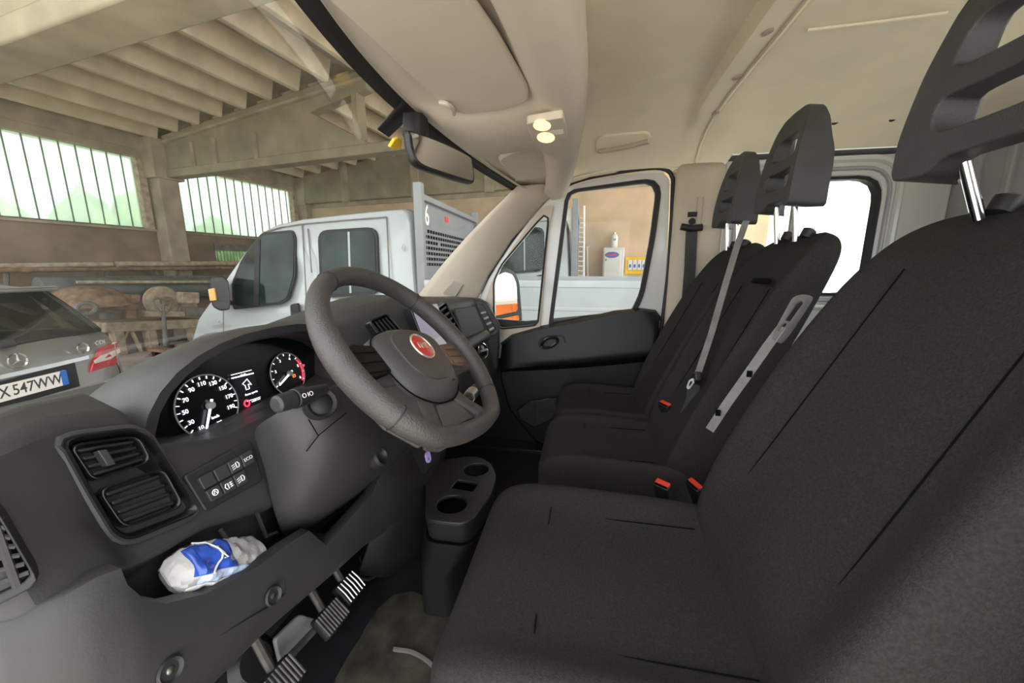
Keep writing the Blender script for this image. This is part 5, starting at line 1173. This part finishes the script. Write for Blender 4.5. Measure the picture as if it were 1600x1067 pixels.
# ================================================================== SEATS
SD = V((0, -.42, .907)).normalized(); SF = V((0, .907, .42)).normalized()
def seat_parts(root, xc, hw, hy=-.485, hz_=1.135, bs=1.0, mats=('fabric', 'fabric_side'), side_open=True, zt=.44, cush=True, yf=.205, zoff=0):
    if cush:
        rings = []
        for y, k, z, zb, bl in ((yf, .62, zt - .045, zt - .10, .0), (yf - .005, .84, zt - .022, zt - .14, .004), (yf - .03, .96, zt + .004, zt - .17, .014), (yf - .09, 1.0, zt + .010, zt - .19, .026), (yf - .2, 1.0, zt + .002, zt - .20, .036), (-.12, 1.0, zt - .008, zt - .20, .042), (-.27, 1.0, zt - .008, zt - .20, .036), (-.37, .97, zt - .01, zt - .20, .02)):
            h = hw * k
            half = [(h * .96, zb), (h, zb + .04), (h * 1.01, (zb + z) / 2 + .01), (h * .99, z + bl * .5), (h * .90, z + bl), (h * .78, z + bl * .8), (h * .62, z + bl * .12), (h * .30, z)]
            ring = [V((xc + x, y, q)) for x, q in half] + [V((xc, y, z))] + [V((xc - x, y, q)) for x, q in reversed(half)]
            rings.append(ring)
        c = obj('cushion', loft(rings), mats[0], root, sub=2)
        ys = yf - .16
        obj('seam', tube([V((xc + hw * f, ys + .012 * (1 - f * f), zt + .0035 + (.016 if abs(f) > .6 else 0))) for f in (-.62, -.4, -.2, 0, .2, .4, .62)], .0013, 5), 'void', c)
        for s in (-1, 1): obj('seam', tube([V((xc + s * hw * .62, y, zt + .006)) for y in (ys + .01, -.05, -.15, -.25)], .0013, 5), 'void', c)
    O = V((xc, -.265, zt + .0))
    rings = []
    for h, w_, f0, bl in ((-.06, .80, -.01, .0), (.02, .92, .0, .012), (.10, .98, .0, .030), (.25, 1.0, -.005, .040), (.40, 1.0, -.002, .036), (.54, .96, .0, .024), (.63, .90, -.004, .012), (.68, .82, -.014, .004), (.71, .66, -.03, 0), (.722, .40, -.05, 0)):
        h = h * bs; W_ = hw * w_; c = O + SD * h; bk_ = -.125 + .03 * max(0, h) / .7
        if h > .7 * bs: bk_ = -.085
        half = [(W_ * .90, bk_), (W_ * .99, bk_ + .03), (W_, f0 - .02), (W_ * .96, f0 + bl * .8), (W_ * .86, f0 + bl), (W_ * .72, f0 + bl * .6), (W_ * .55, f0 + bl * .05), (W_ * .25, f0)]
        rings.append([c + V((x, 0, 0)) + SF * e for x, e in half] + [c + SF * f0] + [c - V((x, 0, 0)) + SF * e for x, e in reversed(half)])
    b = obj('backrest', loft(rings), mats[0], root, sub=2)
    for s in (-1, 1):
        obj('seam', tube([O + SD * h + V((s * hw * (.58 - .10 * (h / .6)), 0, 0)) + SF * .003 for h in (.04, .2, .35, .5, .6)], .0013, 5), 'void', b)
    # headrest with two slots
    HD = V((0, -.10, .995)).normalized(); HF = V((0, .995, .10)).normalized(); HO = V((xc, hy, hz_))
    k = min(1, hw / .235)
    outl = [(-.128, .000), (-.128, .06), (-.116, .15), (-.098, .225), (-.075, .258), (-.03, .270), (.03, .270), (.075, .258), (.098, .225), (.116, .15), (.128, .06), (.128, .000), (.072, .000), (.055, .020), (-.055, .020), (-.072, .000)]
    s1 = [(-.078, .056), (.078, .056), (.082, .104), (-.082, .104)]; s2 = [(-.078, .138), (.078, .138), (.066, .198), (-.066, .198)]
    def bend(x, y, z): return HO + V((x * k, 0, 0)) + HD * y + HF * (z * (1 - 1.3 * max(0, y - .1)) * (.36 + .64 * min(1, abs(x) / .118) ** 3) + .8 * x * x - .5 * (y - .10) ** 2)
    o2 = [(p.x, p.y) for p in roundpoly([V((x, y, 0)) for x, y in outl], .012, 3)]
    hs = [[(p.x, p.y) for p in resample(roundpoly([V((x, y, 0)) for x, y in L], .016, 4), 28)] for L in (s1, s2)]
    g = holed([V((x, y, 0)) for x, y in resample([V((x, y, 0)) for x, y in o2], 64) and [(p.x, p.y) for p in resample([V((x, y, 0)) for x, y in o2], 64)]], [[V((x, y, 0)) for x, y in L] for L in hs], (0, 0, -.092))
    g = ([bend(p.x, p.y, p.z) for p in g[0]], g[1])
    hr = obj('headrest', g, 'headrest', root, bev=.015, seg=3, sharp=50)
    for s in (-1, 1):
        obj('headrest_post', tube([O + SD * .68 * bs + V((s * .062 * k, 0, 0)) - SF * .005, HO + V((s * .062 * k, 0, 0)) + HD * .03 - HF * .06 * (.5)], .0075, 10), 'chrome', hr)
        obj('post_sleeve', lathe([(.016, -.01), (.017, .012), (.010, .016), (.002, .016)], 14, frame(O + SD * .706 * bs + V((s * .062 * k, 0, 0)) - SF * .022, V((1, 0, 0)), SF) @ Matrix.Rotation(0, 4, 'X')), 'black_plastic', hr)
    return b
ds_ = thing('driver_seat', 'dark fabric driver seat with a slotted headrest in the right foreground', 'seat', (-.46, -.1, 0))
seat_parts(ds_, -.455, .245, zt=.455)
obj('seat_base', loft([[V((-.455 + sx * .2, y, z)) for sx, y in ((-1, -.30), (1, -.30), (1, .12), (-1, .12))] for z in (0.0, .26)]), 'black_plastic', ds_, bev=.01)
obj('side_shield', loft([[V((x, y, z)) for y, z in ((-.36, .24), (.14, .26), (.19, .33), (.10, .37), (-.36, .37))] for x in (-.712, -.700)]), 'black_plastic', ds_, bev=.008)
pb_ = thing('passenger_bench', 'dark fabric two-place passenger bench with slotted headrests', 'bench seat', (.42, -.1, 0))
b1 = seat_parts(pb_, .205, .200, hy=-.535, hz_=1.17, bs=1.10, zt=.40, yf=.125)
b2_ = seat_parts(pb_, .625, .205, hy=-.54, hz_=1.17, bs=1.10, zt=.40, yf=.105)
obj('bench_base', loft([[V((x, y, z)) for x, y in ((.04, -.30), (.80, -.30), (.80, .02), (.04, .02))] for z in (0.0, .22)]), 'black_plastic', pb_, bev=.01)
obj('back_handle', loft([[O_ + V((x, 0, 0)) + SD * h + SF * .012 for x, h in ((-.05, -.008), (.05, -.008), (.05, .008), (-.05, .008))] for O_ in (pX(1198, 443, .13), pX(1198, 443, .13) + SF * .01)]), 'void', b1, bev=.003)

# ================================================================== SEAT BELTS AND BUCKLES
sb = thing('seat_belt', 'dark belt hanging from the passenger pillar guide', 'seat belt', tuple(pX(1080, 355, .855)))
obj('guide', tube([pX(1064, 354, .852), pX(1080, 357, .850), pX(1097, 355, .852)], .016, 10), 'black_plastic', sb)
obj('guide_bolt', lathe([(.002, .006), (.014, .004), (.015, -.006), (.002, -.006)], 16, frame(pX(1081, 346, .855), V((0, 1, 0)), V((0, 0, 1)))), 'black_plastic', sb)
obj('height_slot', box(pX(1082, 335, .860), (.006, .04, .022)), 'rubber', sb)
obj('strap', strip([pX(1081, 358, .852), pX(1078, 420, .845), pX(1073, 480, .838), pX(1063, 540, .80), pX(1052, 590, .76)], .05, .003, (-1, 0, 0)), 'belt', sb)
obj('strap_stop', box(pX(1053, 497, .835), (.012, .03, .03)), 'rubber', sb, bev=.003)
sb2 = thing('seat_belt', 'grey belt running down over the joint between the passenger backrests', 'seat belt', tuple(pX(1170, 345, .42)))
q_ = [pX(*p, x) for p, x in (((1166, 345), .33), ((1150, 390), .30), ((1135, 440), .27), ((1112, 520), .22), ((1092, 580), .17), ((1086, 594), .16))]
obj('strap', strip(q_, .020, .003, (-.75, .6, .25)), 'belt_grey', sb2)
obj('tongue_holder', box(pX(1088, 590, .16), (.05, .02, .03), Matrix.Rotation(.5, 3, 'Y')), 'black_plastic', sb2, bev=.005)
tn = [pX(*p, .15) for p in ((1072, 606), (1076, 594), (1083, 590), (1085, 596), (1076, 609))]
tg2 = roundpoly(tn, .006, 2); obj('tongue', ring3(tg2, [p.lerp(sum(tn, V()) / 5, .45) for p in tg2], (.002, -.003, 0)), 'bright_metal', sb2)
obj('strap_tail', strip([pX(1084, 600, .17), pX(1082, 625, .17), pX(1072, 650, .17)], .04, .003, (-.75, .6, .25)), 'belt', sb2)
sb3 = thing('seat_belt', 'pale grey belt with a slotted plastic guide beside the driver backrest', 'seat belt', tuple(pX(1258, 465, -.10)))
obj('strap', strip([pX(*p, -.13) for p in ((1222, 510), (1200, 540), (1165, 590), (1135, 632), (1109, 672))], [.018, .020, .020, .020, .020], .003, (-.8, .55, .25)), 'belt_grey', sb3)
gd = [pX(*p, -.135) for p in ((1238, 464), (1252, 459), (1270, 462), (1262, 476), (1232, 522), (1218, 538), (1204, 528), (1214, 508))]
gi = [pX(*p, -.135) for p in ((1243, 474), (1252, 469), (1254, 474), (1234, 502), (1224, 500))]
gi2 = [pX(*p, -.135) for p in ((1219, 509), (1226, 503), (1229, 507), (1220, 517), (1214, 516))]
obj('guide', holed(roundpoly(gd, .008, 2), [gi, gi2], (.004, -.006, -.002)), 'belt_grey', sb3, bev=.001)
for p in ((1171, 584), (1122, 645)): obj('strap_mark', box(pX(*p, -.138), (.005, .010, .014)), 'void', sb3)
def buckle(px, py, x, rot, label, tip=None, wdt=.052):
    c = pX(px, py, x); r = thing('belt_buckle', label, 'buckle', tuple(c), 'seat belt buckles')
    M = Matrix.Translation(c) @ Matrix.Rotation(rot, 4, 'Z') @ Matrix.Rotation(-.35, 4, 'X')
    obj('buckle_body', tf(loft([[V((sx * wdt / 2 * k, sy * .010 * k, z)) for sx, sy in ((-1, -1), (1, -1), (1, 1), (-1, 1))] for z, k in ((-.075, .8), (-.02, 1), (.0, 1))]), M), 'black_plastic', r, bev=.003)
    obj('release_button', tf(loft([[V((sx * wdt / 2 * .9, y, z)) for sx, y in ((-1, -.012), (1, -.012), (1, .002), (-1, .002))] for z in (-.016, .004)]), M), 'buckle_red', r, bev=.002)
    obj('buckle_slot', tf(box((0, .006, .001), (wdt * .8, .004, .004)), M), 'void', r)
    return r
buckle(1038, 631, .30, .5, 'red-topped belt buckle between the two passenger places')
buckle(1084, 757, -.06, .35, 'large red-topped belt buckle nearest the driver backrest')
buckle(1034, 757, -.13, .9, 'narrow red belt buckle half hidden behind the driver cushion', wdt=.040)
lt = thing('belt_tongue', 'grey metal belt tongue tucked beside the driver backrest', 'belt tongue', tuple(pX(1120, 785, -.12)))
obj('blade', prism(roundpoly([pX(*p, -.13) for p in ((1106, 795), (1126, 778), (1132, 775), (1132, 782), (1112, 800))], .004, 2), (.003, -.003, 0)), 'steel', lt)
obj('blade_edge', prism([pX(*p, -.14) for p in ((1120, 797), (1133, 789), (1135, 792), (1124, 799))], (.003, -.003, 0)), 'chrome', lt)
